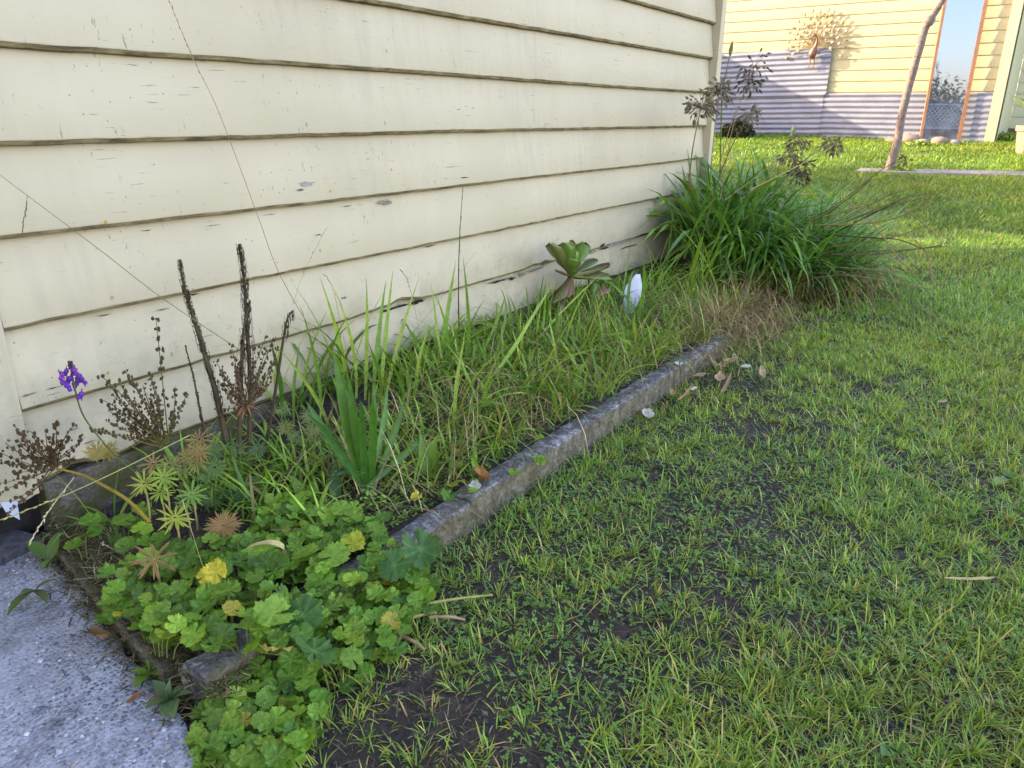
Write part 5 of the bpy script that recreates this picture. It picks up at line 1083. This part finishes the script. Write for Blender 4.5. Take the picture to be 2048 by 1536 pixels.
Fp += [((nr-1)*nc+k, (nr-1)*nc+k+1, o2+(nr-1)*nc+k+1, o2+(nr-1)*nc+k) for k in range(nc-1)]+[(i*nc, (i+1)*nc, o2+(i+1)*nc, o2+i*nc) for i in range(nr-1)]+[(i*nc+nc-1, o2+i*nc+nc-1, o2+(i+1)*nc+nc-1, (i+1)*nc+nc-1) for i in range(nr-1)]
q.add(V, Fp); tag(q.build('plastic_shard', M['white_plastic'], smooth=True), 'broken white curved plastic piece standing in the bed right of the succulent', 'shard')
def litter(name, label, cat, u, v, z, L, wd, ang, c, mat='dry', curl=0.3, n=11, group='litter on the ground', ragged=0.45, thick=0.0012, tilt=0.0):
    """leaf, bark or flake: a thin closed sheet, curled and ragged"""
    p = at_z(u, v, z); V = []; m_ = 7; seed = random.uniform(0, 50)
    for lay in (0, 1):
        for i in range(n):
            f_ = i/(n-1); ww = wd*0.5*max(0.12, math.sin(math.pi*(0.06+0.88*f_)))**0.7*(1+ragged*nz(f_*7, seed, 1.7, 1))
            for k in range(m_):
                g = (k/(m_-1)-0.5)*2; V.append(((f_-0.5)*L, g*ww*(1+ragged*0.4*nz(f_*9, g*3+seed, 2, 3)), curl*wd*(g*g)*0.6+curl*L*0.25*(2*f_-1)**2+0.12*wd*nz(f_*5, g*2+seed, 1.5, 5)+lay*thick))
    o3 = n*m_; Fl = [(i*m_+k, i*m_+k+1, (i+1)*m_+k+1, (i+1)*m_+k) for i in range(n-1) for k in range(m_-1)]; Fl += [tuple(x+o3 for x in f[::-1]) for f in Fl]
    Fl += [(i*m_, (i+1)*m_, o3+(i+1)*m_, o3+i*m_) for i in range(n-1)]+[(i*m_+m_-1, o3+i*m_+m_-1, o3+(i+1)*m_+m_-1, (i+1)*m_+m_-1) for i in range(n-1)]+[(k, o3+k, o3+k+1, k+1) for k in range(m_-1)]+[(o3-m_+k, o3-m_+k+1, 2*o3-m_+k+1, 2*o3-m_+k) for k in range(m_-1)]
    q = MB(); q.add(V, Fl); o = part(name, q.mesh(name, M[mat]), None, p, (tilt, 0, ang), None, c); return tag(o, label, cat, group)
BK = (0.33, 0.22, 0.16); LBK = (0.42, 0.33, 0.25)
litter('dead_leaf', 'copper brown dead leaf lying on the kerb in the middle', 'leaf', 962, 955, BED+0.025, 0.075, 0.038, 0.9, (0.30, 0.15, 0.06), curl=0.5, tilt=0.4)
litter('white_flake', 'white torn flake under the copper brown leaf', 'flake', 950, 972, BED+0.012, 0.05, 0.03, 0.7, (0.6, 0.6, 0.62), curl=0.15)
litter('dead_leaf', 'brown pointed dead leaf at the path edge', 'leaf', 197, 1272, 0.03, 0.055, 0.028, 1.75, (0.24, 0.15, 0.09), curl=0.4, tilt=0.3)
litter('dead_leaf', 'small red brown leaf scrap on the path', 'leaf', 268, 1398, 0.024, 0.028, 0.012, 0.2, (0.30, 0.14, 0.08))
litter('dead_leaf', 'large pale yellow dead leaf standing among the geraniums at the kerb end', 'leaf', 548, 1308, 0.075, 0.075, 0.055, 1.9, (0.52, 0.40, 0.14), curl=0.35, tilt=0.7, ragged=0.5)
litter('white_flake', 'pale lilac paint flake on the soil beside the kerb', 'flake', 1296, 828, 0.02, 0.085, 0.042, 0.55, (0.52, 0.49, 0.52), curl=0.12, ragged=0.5)
litter('white_flake', 'white flake lying on top of the kerb', 'flake', 1357, 727, BED+0.006, 0.05, 0.03, 0.6, (0.62, 0.66, 0.72), curl=0.05)
litter('white_flake', 'white flake beside the bark strips', 'flake', 1491, 733, 0.02, 0.05, 0.03, -0.5, (0.58, 0.6, 0.62), curl=0.1)
litter('white_flake', 'tiny white flake near the kerb end', 'flake', 1468, 710, 0.02, 0.028, 0.018, 0.2, (0.62, 0.64, 0.66), curl=0.1)
litter('white_flake', 'thin white sliver on the soil by the bark strips', 'flake', 1385, 778, 0.02, 0.055, 0.016, -0.2, (0.6, 0.6, 0.62), curl=0.1)
for i, (u, v, L, wd, an, c, lb) in enumerate([(1432, 730, .17, .012, .62, LBK, 'long thin bark strip slanting up beside the kerb'), (1462, 722, .075, .030, -.3, BK, 'pinkish bark piece nearest the kerb end'), (1443, 733, .05, .03, .3, BK, 'small square pink bark piece'), (1440, 757, .085, .036, .25, (0.40, 0.27, 0.2), 'largest pink bark piece in the pile'),
        (1398, 752, .06, .022, -.4, BK, 'narrow bark chip at the kerb foot'), (1525, 748, .12, .022, .35, LBK, 'pale bark strip at the right of the pile'), (1452, 773, .21, .013, .18, (0.30, 0.22, 0.14), 'longest bark strip below the pile'), (1370, 790, .16, .010, .1, (0.34, 0.24, 0.16), 'thin bark strip along the kerb foot'), (1345, 787, .05, .02, .3, (0.36, 0.24, 0.17), 'broad bark chip on the soil before the kerb')]):
    litter('bark_strip', lb, 'bark', u, v, 0.038, L*1.25, wd*1.15, an, c, curl=0.25, ragged=0.4, group='bark litter by the kerb')
litter('bark_strip', 'pale straw stick lying in the lawn at right', 'stick', 1938, 1158, 0.03, 0.115, 0.010, -0.95, (0.52, 0.42, 0.26), curl=0.1)
litter('dead_leaf', 'tan dead leaf standing in the lawn at the right edge', 'leaf', 2014, 1042, 0.03, 0.045, 0.014, 0.5, (0.42, 0.24, 0.10), tilt=0.7)
litter('dead_leaf', 'tan dead leaf lying in the lawn right of the bare patch', 'leaf', 1885, 805, 0.02, 0.05, 0.02, -0.5, (0.40, 0.32, 0.2))
litter('petal', 'crimson fallen petal at the end of the bed', 'petal', 1563, 655, 0.03, 0.04, 0.026, 1.2, (0.50, 0.08, 0.11), mat='petal', tilt=0.6)
litter('dead_leaf', 'brown leaf scrap in the soil at the bottom', 'leaf', 720, 1310, 0.02, 0.04, 0.014, 0.4, (0.26, 0.17, 0.09))
litter('dead_leaf', 'yellow fallen leaf scrap between kerb and dark leaves', 'leaf', 775, 1165, 0.05, 0.03, 0.016, 0.4, (0.45, 0.26, 0.03))
# pale curled dry blade looping over the geraniums
pts = smoothline([at_z(470, 1115, .12), at_z(505, 1092, .15), at_z(545, 1085, .17), at_z(568, 1098, .15), at_z(560, 1118, .12), at_z(520, 1145, .10), at_z(490, 1160, .09), at_z(505, 1205, .085)], 5)
q = MB(); q.strap(pts, 0.012, 0.4, prof=lambda f: 0.5+0.9*f*(1-f)*2, twist=2.2); tag(q.build('curled_leaf', M['dry'], color=(0.52, 0.42, 0.28)), 'bleached dry blade looping over the geraniums', 'dry leaf')
for i, (a_, b2, r_, c, lb) in enumerate([((1742, 572), (1882, 640), .0035, (0.30, 0.25, 0.18), 'dry twig lying on the lawn right of the agapanthus'), ((1700, 596), (1790, 602), .003, (0.27, 0.22, 0.16), 'short twig on the lawn beside the agapanthus'), ((780, 1258), (870, 1225), .005, (0.36, 0.31, 0.14), 'thick runner stem emerging from the lawn geranium'), ((790, 1270), (850, 1300), .0045, (0.30, 0.20, 0.13), 'reddish runner stem below the lawn geranium'), ((820, 1215), (985, 1190), .0035, (0.36, 0.34, 0.14), 'long pale runner stem pointing right from the lawn geranium'), ((860, 1235), (930, 1240), .004, (0.33, 0.25, 0.18), 'short woody runner on the soil')]):
    A_, B_ = at_z(a_[0], a_[1], 0.025), at_z(b2[0], b2[1], 0.018); Cm = (A_+B_)/2+Vector((random.uniform(-.01, .01), random.uniform(-.01, .01), 0.015))
    q = MB(); q.tube(bez(A_, Cm, B_, 9), [r_*(1-.4*k/9) for k in range(9)], 6); tag(q.build('twig', M['dry'], color=c), lb, 'twig', 'twigs and runners on the ground')
# broken old timber and a bleached chip at the foot of the left corner board
M['oldwood'] = plain('blackened_timber', (0.03, 0.028, 0.03), (0.14, 0.13, 0.14), 45, 0.95, 0.8, 0.01)
p = at_z(12, 1075, 0.03); q = MB(); q.obox((0.50, 1.80, 0.016), Vector((0.20, 0.035, 0)), Vector((-0.02, 0.10, 0)), Vector((0, 0, 0.028))); tag(q.build('old_timber', M['oldwood']), 'blackened old timber lying at the far left corner of the wall', 'timber')
q = MB(); q.add([at_y(0, 1005, 1.86), at_y(34, 1002, 1.86), at_y(40, 1040, 1.84), at_y(12, 1025, 1.84), at_y(0, 1005, 1.868), at_y(34, 1002, 1.868), at_y(40, 1040, 1.848), at_y(12, 1025, 1.848)], [(0,1,2,3),(4,7,6,5),(0,3,7,4),(1,5,6,2),(2,6,7,3),(0,4,5,1)])
tag(q.build('paint_chip', M['white_plastic']), 'bluish white split wood chip under the left corner board', 'chip')

# loose grit on the path
N = 5200; gxs = rng.uniform(-0.3, 0.70, N); gys = rng.uniform(0.7, 2.0, N)
edge = np.interp(gys, [p_[1] for p_ in pe[::-1]], [p_[0] for p_ in pe[::-1]])
kk = (gxs < edge-0.01) & (rng.random(N) < np.clip(0.35+1.6*nzv(gxs, gys, 4, 51)+np.clip((1.35-gys), 0, 1)*1.0, 0.03, 1)); gxs, gys = gxs[kk], gys[kk]; N = len(gxs)
TV = [(1, 0, 0), (-1, 0, 0), (0, 1, 0), (0, -1, 0), (0, 0, .6), (0, 0, -.6)]; TF = np.array([[0, 2, 4], [2, 1, 4], [1, 3, 4], [3, 0, 4], [2, 0, 5], [1, 2, 5], [3, 1, 5], [0, 3, 5]])
def mesh_grit():
    mt, t, b = newmat('grit'); g = NG(t); g.l(g.n('Attribute', attribute_name='col').outputs['Color'], b.inputs['Base Color']); b.inputs['Roughness'].default_value = 0.8; return mt
M['grit'] = mesh_grit()
P1 = bulk_template(TV, TF, np.stack([gxs, gys, np.full(N, 0.022)], 1), rotmats(rng.random(N)*6.28, rng.random(N)*0.6), rng.gamma(2.0, 0.0010, N)+0.0011, pick([(0.10, 0.10, 0.11), (0.22, 0.22, 0.23), (0.40, 0.39, 0.38), (0.30, 0.26, 0.22), (0.16, 0.17, 0.2), (0.55, 0.54, 0.52)], N, 0.2))
stuff(part('path_grit', mesh_np('path_grit', *P1[:3], M['grit'], P1[3])), 'loose pebbles and grit worn out of the concrete path', 'gravel')

# ================================================================== LAWN
def lawn_dens(x, y):                                  # bare strip along the kerb, thick turf away from it
    b_ = np.interp(y, [-0.4, 0.15, 0.5, 0.85, 1.04], [1.0, 0.80, 0.36, 0.24, 0.24])
    b_ = b_ + np.clip((x-2.6)*0.35, -0.05, 0.7)
    return np.maximum(b_ + 0.75*nzv(x, y, 2.6, 61) + 0.45*nzv(x, y, 9, 62), 0.14+0.22*(nzv(x, y, 5, 60) > -0.1))
LC = [(0.17, 0.315, 0.065), (0.235, 0.385, 0.065), (0.30, 0.43, 0.07), (0.125, 0.25, 0.08), (0.38, 0.45, 0.11), (0.48, 0.41, 0.21)]
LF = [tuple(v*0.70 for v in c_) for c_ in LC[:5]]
def lawn_patch(N, x0, x1, y0, y1, L0, L1, w0, w1, K=3, cols=LC, wts=(.22, .22, .2, .14, .13, .09), lie=(0.2, 1.2), tuft=0):
    x = rng.uniform(x0, x1, N); y = rng.uniform(y0, y1, N)
    # keep only what the picture could show, with a margin
    P = np.stack([x, y, np.array([zg(a, b) for a, b in zip(x, y)])], 1); dv = P-np.array(CAM)
    zc = dv@np.array(fw); uu = dv@np.array(cr)/zc*F_PX; vv = -(dv@np.array(cu))/zc*F_PX
    fr_ = (np.abs(uu) < 1120) & (vv < 860) & (zc > 0.2); k = (fr_ | (rng.random(len(x)) < 0.27)) & ~((x > 0.55) & (x < 3.3) & (y > 1.035)) & ~((x < 5.1) & (y > 1.45))
    edge = np.interp(y, [p_[1] for p_ in pe[::-1]], [p_[0] for p_ in pe[::-1]]); k &= (x > edge)
    x, y = x[k], y[k]; d = lawn_dens(x, y); k = rng.random(len(x)) < np.clip(d, 0.02, 1); x, y, d = x[k], y[k], d[k]; n = len(x)
    # gather into tufts
    x = x+0.012*nzv(x, y, 40, 63); z = np.array([gz(a, b) for a, b in zip(x, y)])
    L = rng.uniform(L0, L1, n)*np.clip(0.65+0.5*d, 0.6, 1.3)
    tone = 1+0.35*nzv(x, y, 1.7, 64); col = pick(cols, n, 0.18, list(wts))*tone[:, None]
    yel = np.clip(0.5+1.6*nzv(x, y, 1.3, 65)+np.clip((0.25-y)*0.9, -0.3, 0.5), 0, 1)[:, None]*0.45
    col = col*(1-yel)+col*np.array([1.55, 1.15, 0.85])*yel
    head = rng.random(n)*6.28; lean = rng.uniform(lie[0], lie[1], n)
    if tuft:                                         # gather most blades into crowns that splay outwards
        nt_ = max(1, n//tuft); ti = rng.integers(0, n, nt_); own = rng.integers(0, nt_, n); tk = rng.random(n) < 0.78
        r_ = np.abs(rng.normal(0, 0.010, n)); a_ = rng.random(n)*6.28
        x = np.where(tk, x[ti][own]+r_*np.cos(a_), x); y = np.where(tk, y[ti][own]+r_*np.sin(a_), y)
        k2 = ~((x > 0.58) & (x < 3.3) & (y > 1.03)); head = np.where(tk, a_+rng.normal(0, 0.5, n), head); lean = np.where(tk, 0.15+r_*55*rng.uniform(0.5, 1.5, n), lean)
        tc = (1+rng.normal(0, 0.16, nt_))[own][:, None]; col = np.where(tk[:, None], col*tc, col)
        x, y, head, lean, L, col = x[k2], y[k2], head[k2], np.clip(lean[k2], 0.05, 1.45), L[k2], col[k2]; n = len(x); z = np.array([gz(p_, q_) for p_, q_ in zip(x, y)])
    return bulk_blades(np.stack([x, y, z-0.003], 1), head, L, rng.uniform(w0, w1, n), lean, rng.uniform(0.0, 1.3, n), col, K)
parts_ = [lawn_patch(115000, 0.5, 2.2, -1.7, 1.06, 0.015, 0.046, 0.0014, 0.0034, tuft=14), lawn_patch(120000, 0.3, 2.4, -2.3, 0.45, 0.012, 0.034, 0.0014, 0.0032, lie=(0.5, 1.5)), lawn_patch(125000, 2.2, 4.2, -2.2, 1.3, 0.015, 0.044, 0.0016, 0.0036, tuft=16), lawn_patch(85000, 2.2, 4.2, -2.4, 0.9, 0.014, 0.038, 0.0016, 0.0036, lie=(0.4, 1.4)),
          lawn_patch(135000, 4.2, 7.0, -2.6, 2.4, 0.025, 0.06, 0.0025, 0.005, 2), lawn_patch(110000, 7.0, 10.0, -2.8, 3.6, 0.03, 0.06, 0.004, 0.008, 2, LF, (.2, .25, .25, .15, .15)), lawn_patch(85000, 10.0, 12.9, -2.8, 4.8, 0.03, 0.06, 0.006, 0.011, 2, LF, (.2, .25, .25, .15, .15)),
          lawn_patch(9000, 0.6, 3.2, -0.4, 1.05, 0.04, 0.085, 0.002, 0.0042, 4), lawn_patch(3200, 0.7, 3.6, 0.96, 1.03, 0.025, 0.06, 0.002, 0.004, 4, lie=(0.1, 0.8))]
P1 = join(parts_)
stuff(part('lawn_grass', mesh_np('lawn_grass', *P1[:3], M['bulk'], P1[3])), 'patchy mown lawn grass', 'grass')
# clover and little broad leaves
def clover(N, x0, x1, y0, y1, s0, s1):
    x = rng.uniform(x0, x1, N); y = rng.uniform(y0, y1, N); k = (nzv(x, y, 3.1, 71)+0.25*rng.random(N)-0.02 > 0) & ~((x > 0.55) & (x < 3.5) & (y > 1.05)) & ~((x < 5.1) & (y > 1.3))
    edge = np.interp(y, [p_[1] for p_ in pe[::-1]], [p_[0] for p_ in pe[::-1]]); k &= (x > edge); x, y = x[k], y[k]; n = len(x)
    V = [(0, 0, 0)]; Fc = []
    for l_ in range(3):
        an = l_*2.094; c, s = math.cos(an), math.sin(an); b0 = len(V)
        for (px_, py_, pz_) in [(0.45, -0.42, .06), (0.95, -0.30, .10), (1.0, 0.02, .06), (0.95, 0.32, .10), (0.45, 0.42, .06)]: V.append((px_*c-py_*s, px_*s+py_*c, pz_))
        Fc += [[0, b0, b0+1, b0+2], [0, b0+2, b0+3, b0+4]]
    z = np.array([gz(a, b) for a, b in zip(x, y)])+rng.uniform(0.004, 0.022, n)
    return bulk_template(V, np.array(Fc), np.stack([x, y, z], 1), rotmats(rng.random(n)*6.28, rng.random(n)*0.5), rng.uniform(s0, s1, n), pick([(0.14, 0.27, 0.06), (0.19, 0.33, 0.065), (0.11, 0.22, 0.065), (0.16, 0.27, 0.10)], n, 0.25))
def bedclover(n):
    x = rng.uniform(0.75, 3.3, n); y = 1.13+np.abs(rng.normal(0, 0.16, n)); k = y < 1.7; x, y = x[k], y[k]; n = len(x)
    V = [(0, 0, 0), (0.5, -0.45, .08), (1.0, 0, .05), (0.5, 0.45, .08), (-0.5, 0.45, .08), (-1.0, 0, .05), (-0.5, -0.45, .08)]; z = np.array([bedz(a, b) for a, b in zip(x, y)])+rng.uniform(0.003, 0.025, n)
    return bulk_template(V, np.array([[0, 1, 2, 3], [0, 4, 5, 6]]), np.stack([x, y, z], 1), rotmats(rng.random(n)*6.28, rng.random(n)*0.6), rng.uniform(0.005, 0.011, n), pick([(0.14, 0.27, 0.05), (0.18, 0.31, 0.05), (0.11, 0.20, 0.04), (0.24, 0.30, 0.06)], n, 0.25))
P1 = join([clover(24000, 0.5, 2.4, -1.5, 1.06, 0.003, 0.0072), clover(12000, 2.4, 4.6, -1.9, 1.2, 0.0035, 0.0085), bedclover(5200)])
stuff(part('clover', mesh_np('clover', *P1[:3], M['bulk'], P1[3])), 'small clover leaves scattered through the lawn', 'clover')
# soil crumbs
N = 32000; x = rng.uniform(0.55, 4.2, N); y = rng.uniform(-0.4, 1.06, N); edge = np.interp(y, [p_[1] for p_ in pe[::-1]], [p_[0] for p_ in pe[::-1]]); k = (x > edge-0.03) & (rng.random(N) < np.clip(0.9-0.22*x, 0.15, 1)); x, y = x[k], y[k]
x = np.concatenate([x, rng.uniform(0.66, 1.5, 5000)]); y = np.concatenate([y, rng.uniform(1.13, 1.84, 5000)]); n = len(x)
z = np.array([gz(a, b) if b < 1.08 else bedz(a, b) for a, b in zip(x, y)])+0.001
P1 = bulk_template([(v[0], v[1], v[2]*1.1) for v in TV], TF, np.stack([x, y, z], 1), rotmats(rng.random(n)*6.28, rng.random(n)*1.5), rng.gamma(2.0, 0.0011, n)+0.0009, pick([(0.030, 0.023, 0.017), (0.055, 0.042, 0.031), (0.09, 0.07, 0.052), (0.018, 0.015, 0.012), (0.16, 0.13, 0.10)], n, 0.25, [.3, .3, .2, .15, .05]))
stuff(part('soil_crumbs', mesh_np('soil_crumbs', *P1[:3], M['grit'], P1[3])), 'loose dark soil crumbs on the bare patches', 'soil')
# straw litter on the soil
N = 24000; x = rng.uniform(0.55, 4.5, N); y = rng.uniform(-1.5, 1.05, N); edge = np.interp(y, [p_[1] for p_ in pe[::-1]], [p_[0] for p_ in pe[::-1]]); k = (x > edge+0.01) & (rng.random(N) < np.clip(0.5+1.2*nzv(x, y, 4, 81), 0.05, 1)); x, y = x[k], y[k]; n = len(x)
z = np.array([gz(a, b) for a, b in zip(x, y)])+0.003
P1 = bulk_blades(np.stack([x, y, z], 1), rng.random(n)*6.28, rng.uniform(0.012, 0.06, n), rng.uniform(0.0006, 0.0018, n), rng.uniform(0.9, 1.5, n), rng.uniform(-0.1, 1.0, n), pick([(0.26, 0.20, 0.13), (0.38, 0.32, 0.22), (0.16, 0.115, 0.08), (0.20, 0.12, 0.08)], n, 0.3), 4)
P2n = 2600; yy = rng.uniform(1.0, 1.85, P2n); xx = np.interp(yy, [1.16, 1.8], [0.588, 0.70])+rng.normal(0.0, 0.03, P2n)+np.abs(rng.normal(0, 0.04, P2n)); zz = np.where(xx > np.interp(yy, [1.16, 1.8], [0.595, 0.707]), BED-0.018, 0.024)
P2 = bulk_blades(np.stack([xx, yy, zz], 1), rng.random(P2n)*6.28, rng.uniform(0.008, 0.045, P2n), rng.uniform(0.0007, 0.0035, P2n), rng.uniform(1.1, 1.6, P2n), rng.uniform(-0.2, 0.6, P2n), pick([(0.20, 0.15, 0.10), (0.32, 0.26, 0.18), (0.08, 0.06, 0.045), (0.05, 0.04, 0.03), (0.10, 0.11, 0.04)], P2n, 0.3), 3)
P1 = join([P1, P2])
stuff(part('straw_litter', mesh_np('straw_litter', *P1[:3], M['dry_bulk'], P1[3])), 'dry straw clippings lying on the bare soil', 'straw')

# ================================================================== BEHIND THE CAMERA (seen in the mirror) AND BEYOND THE HOUSE
hd = thing('hedge', 'dense green hedge reflected in the mirror', 'hedge', (-8.5, -3.4, 0))
Vv, Ff, Ll, Cc = leaf_cloud(9000, (-8.6, -3.4, 1.0), (0.9, 4.0, 1.6), [(0.06, 0.10, 0.03), (0.09, 0.13, 0.04), (0.05, 0.08, 0.035)], 0.14, 0.75)
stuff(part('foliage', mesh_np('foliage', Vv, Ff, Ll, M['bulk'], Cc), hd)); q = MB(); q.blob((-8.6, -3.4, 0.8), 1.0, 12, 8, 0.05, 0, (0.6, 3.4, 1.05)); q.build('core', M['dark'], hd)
bt = thing('bare_shrub', 'leafless twiggy shrub reflected against the sky in the mirror', 'shrub', (-8.3, -3.4, 0)); random.seed(91); q = MB()
def twig(p, d, L, r_, lev):
    e = p+d*L; q.tube([p, p+d*L*0.5+Vector((random.uniform(-.03, .03),)*3), e], [r_, r_*.8, r_*.6], 4)
    if lev:
        for _ in range(3): twig(p+d*L*random.uniform(.4, 1), (d+Vector((random.uniform(-.5, .5), random.uniform(-.5, .5), random.uniform(-.1, .3)))).normalized(), L*.6, r_*.6, lev-1)
for i in range(12): twig(Vector((-8.3+random.uniform(-.3, .3), -3.6+random.uniform(-2.0, 2.0), 1.7)), Vector((random.uniform(-.2, .2), random.uniform(-.3, .3), 1)).normalized(), 0.9, 0.016, 2)
q.build('branches', M['pole'], bt)
lf = thing('lattice_fence', 'white garden lattice fence reflected low in the mirror', 'fence', (-7.0, -3.4, 0)); M['white'] = plain('white_lattice', (0.62, 0.63, 0.63), (0.72, 0.72, 0.72), 10, 0.6, 0.1)
for i in range(44):
    y0 = -6.6+i*0.15; q = MB(); q.obox((-7.0, y0, 0.62), (0.012, 0, 0), (0, 0.038, 0.0), (0, 0.62, 0.74)); q.build('slat', M['white'], lf)
    q = MB(); q.obox((-7.015, y0+0.62, 0.62), (0.012, 0, 0), (0, 0.038, 0), (0, -0.62, 0.74)); q.build('slat', M['white'], lf)
for z in (0.56, 1.37): q = MB(); q.box((-7.03, -6.8, z), (-6.97, 0.8, z+0.06)); q.build('rail', M['white'], lf)
for y in (-6.7, -4.2, -1.7, 0.7): q = MB(); q.box((-7.09, y, 0), (-7.031, y+0.09, 1.45)); q.build('post', M['white'], lf)
tr = thing('shade_tree', 'leafy tree behind the house that dapples the lawn', 'tree', (6.3, 8.2, 0.1))
Vv, Ff, Ll, Cc = leaf_cloud(5200, (6.6, 8.2, 2.6), (2.0, 1.5, 1.5), [(0.06, 0.11, 0.03), (0.08, 0.13, 0.03)], 0.17, 0.35)
stuff(part('crown', mesh_np('crown', Vv, Ff, Ll, M['bulk'], Cc), tr)); q = MB(); q.tube([(6.3, 8.2, 0), (6.35, 8.2, 1.2), (6.6, 8.2, 2.6)], [0.16, 0.12, 0.06], 8); q.build('trunk', M['pole'], tr)
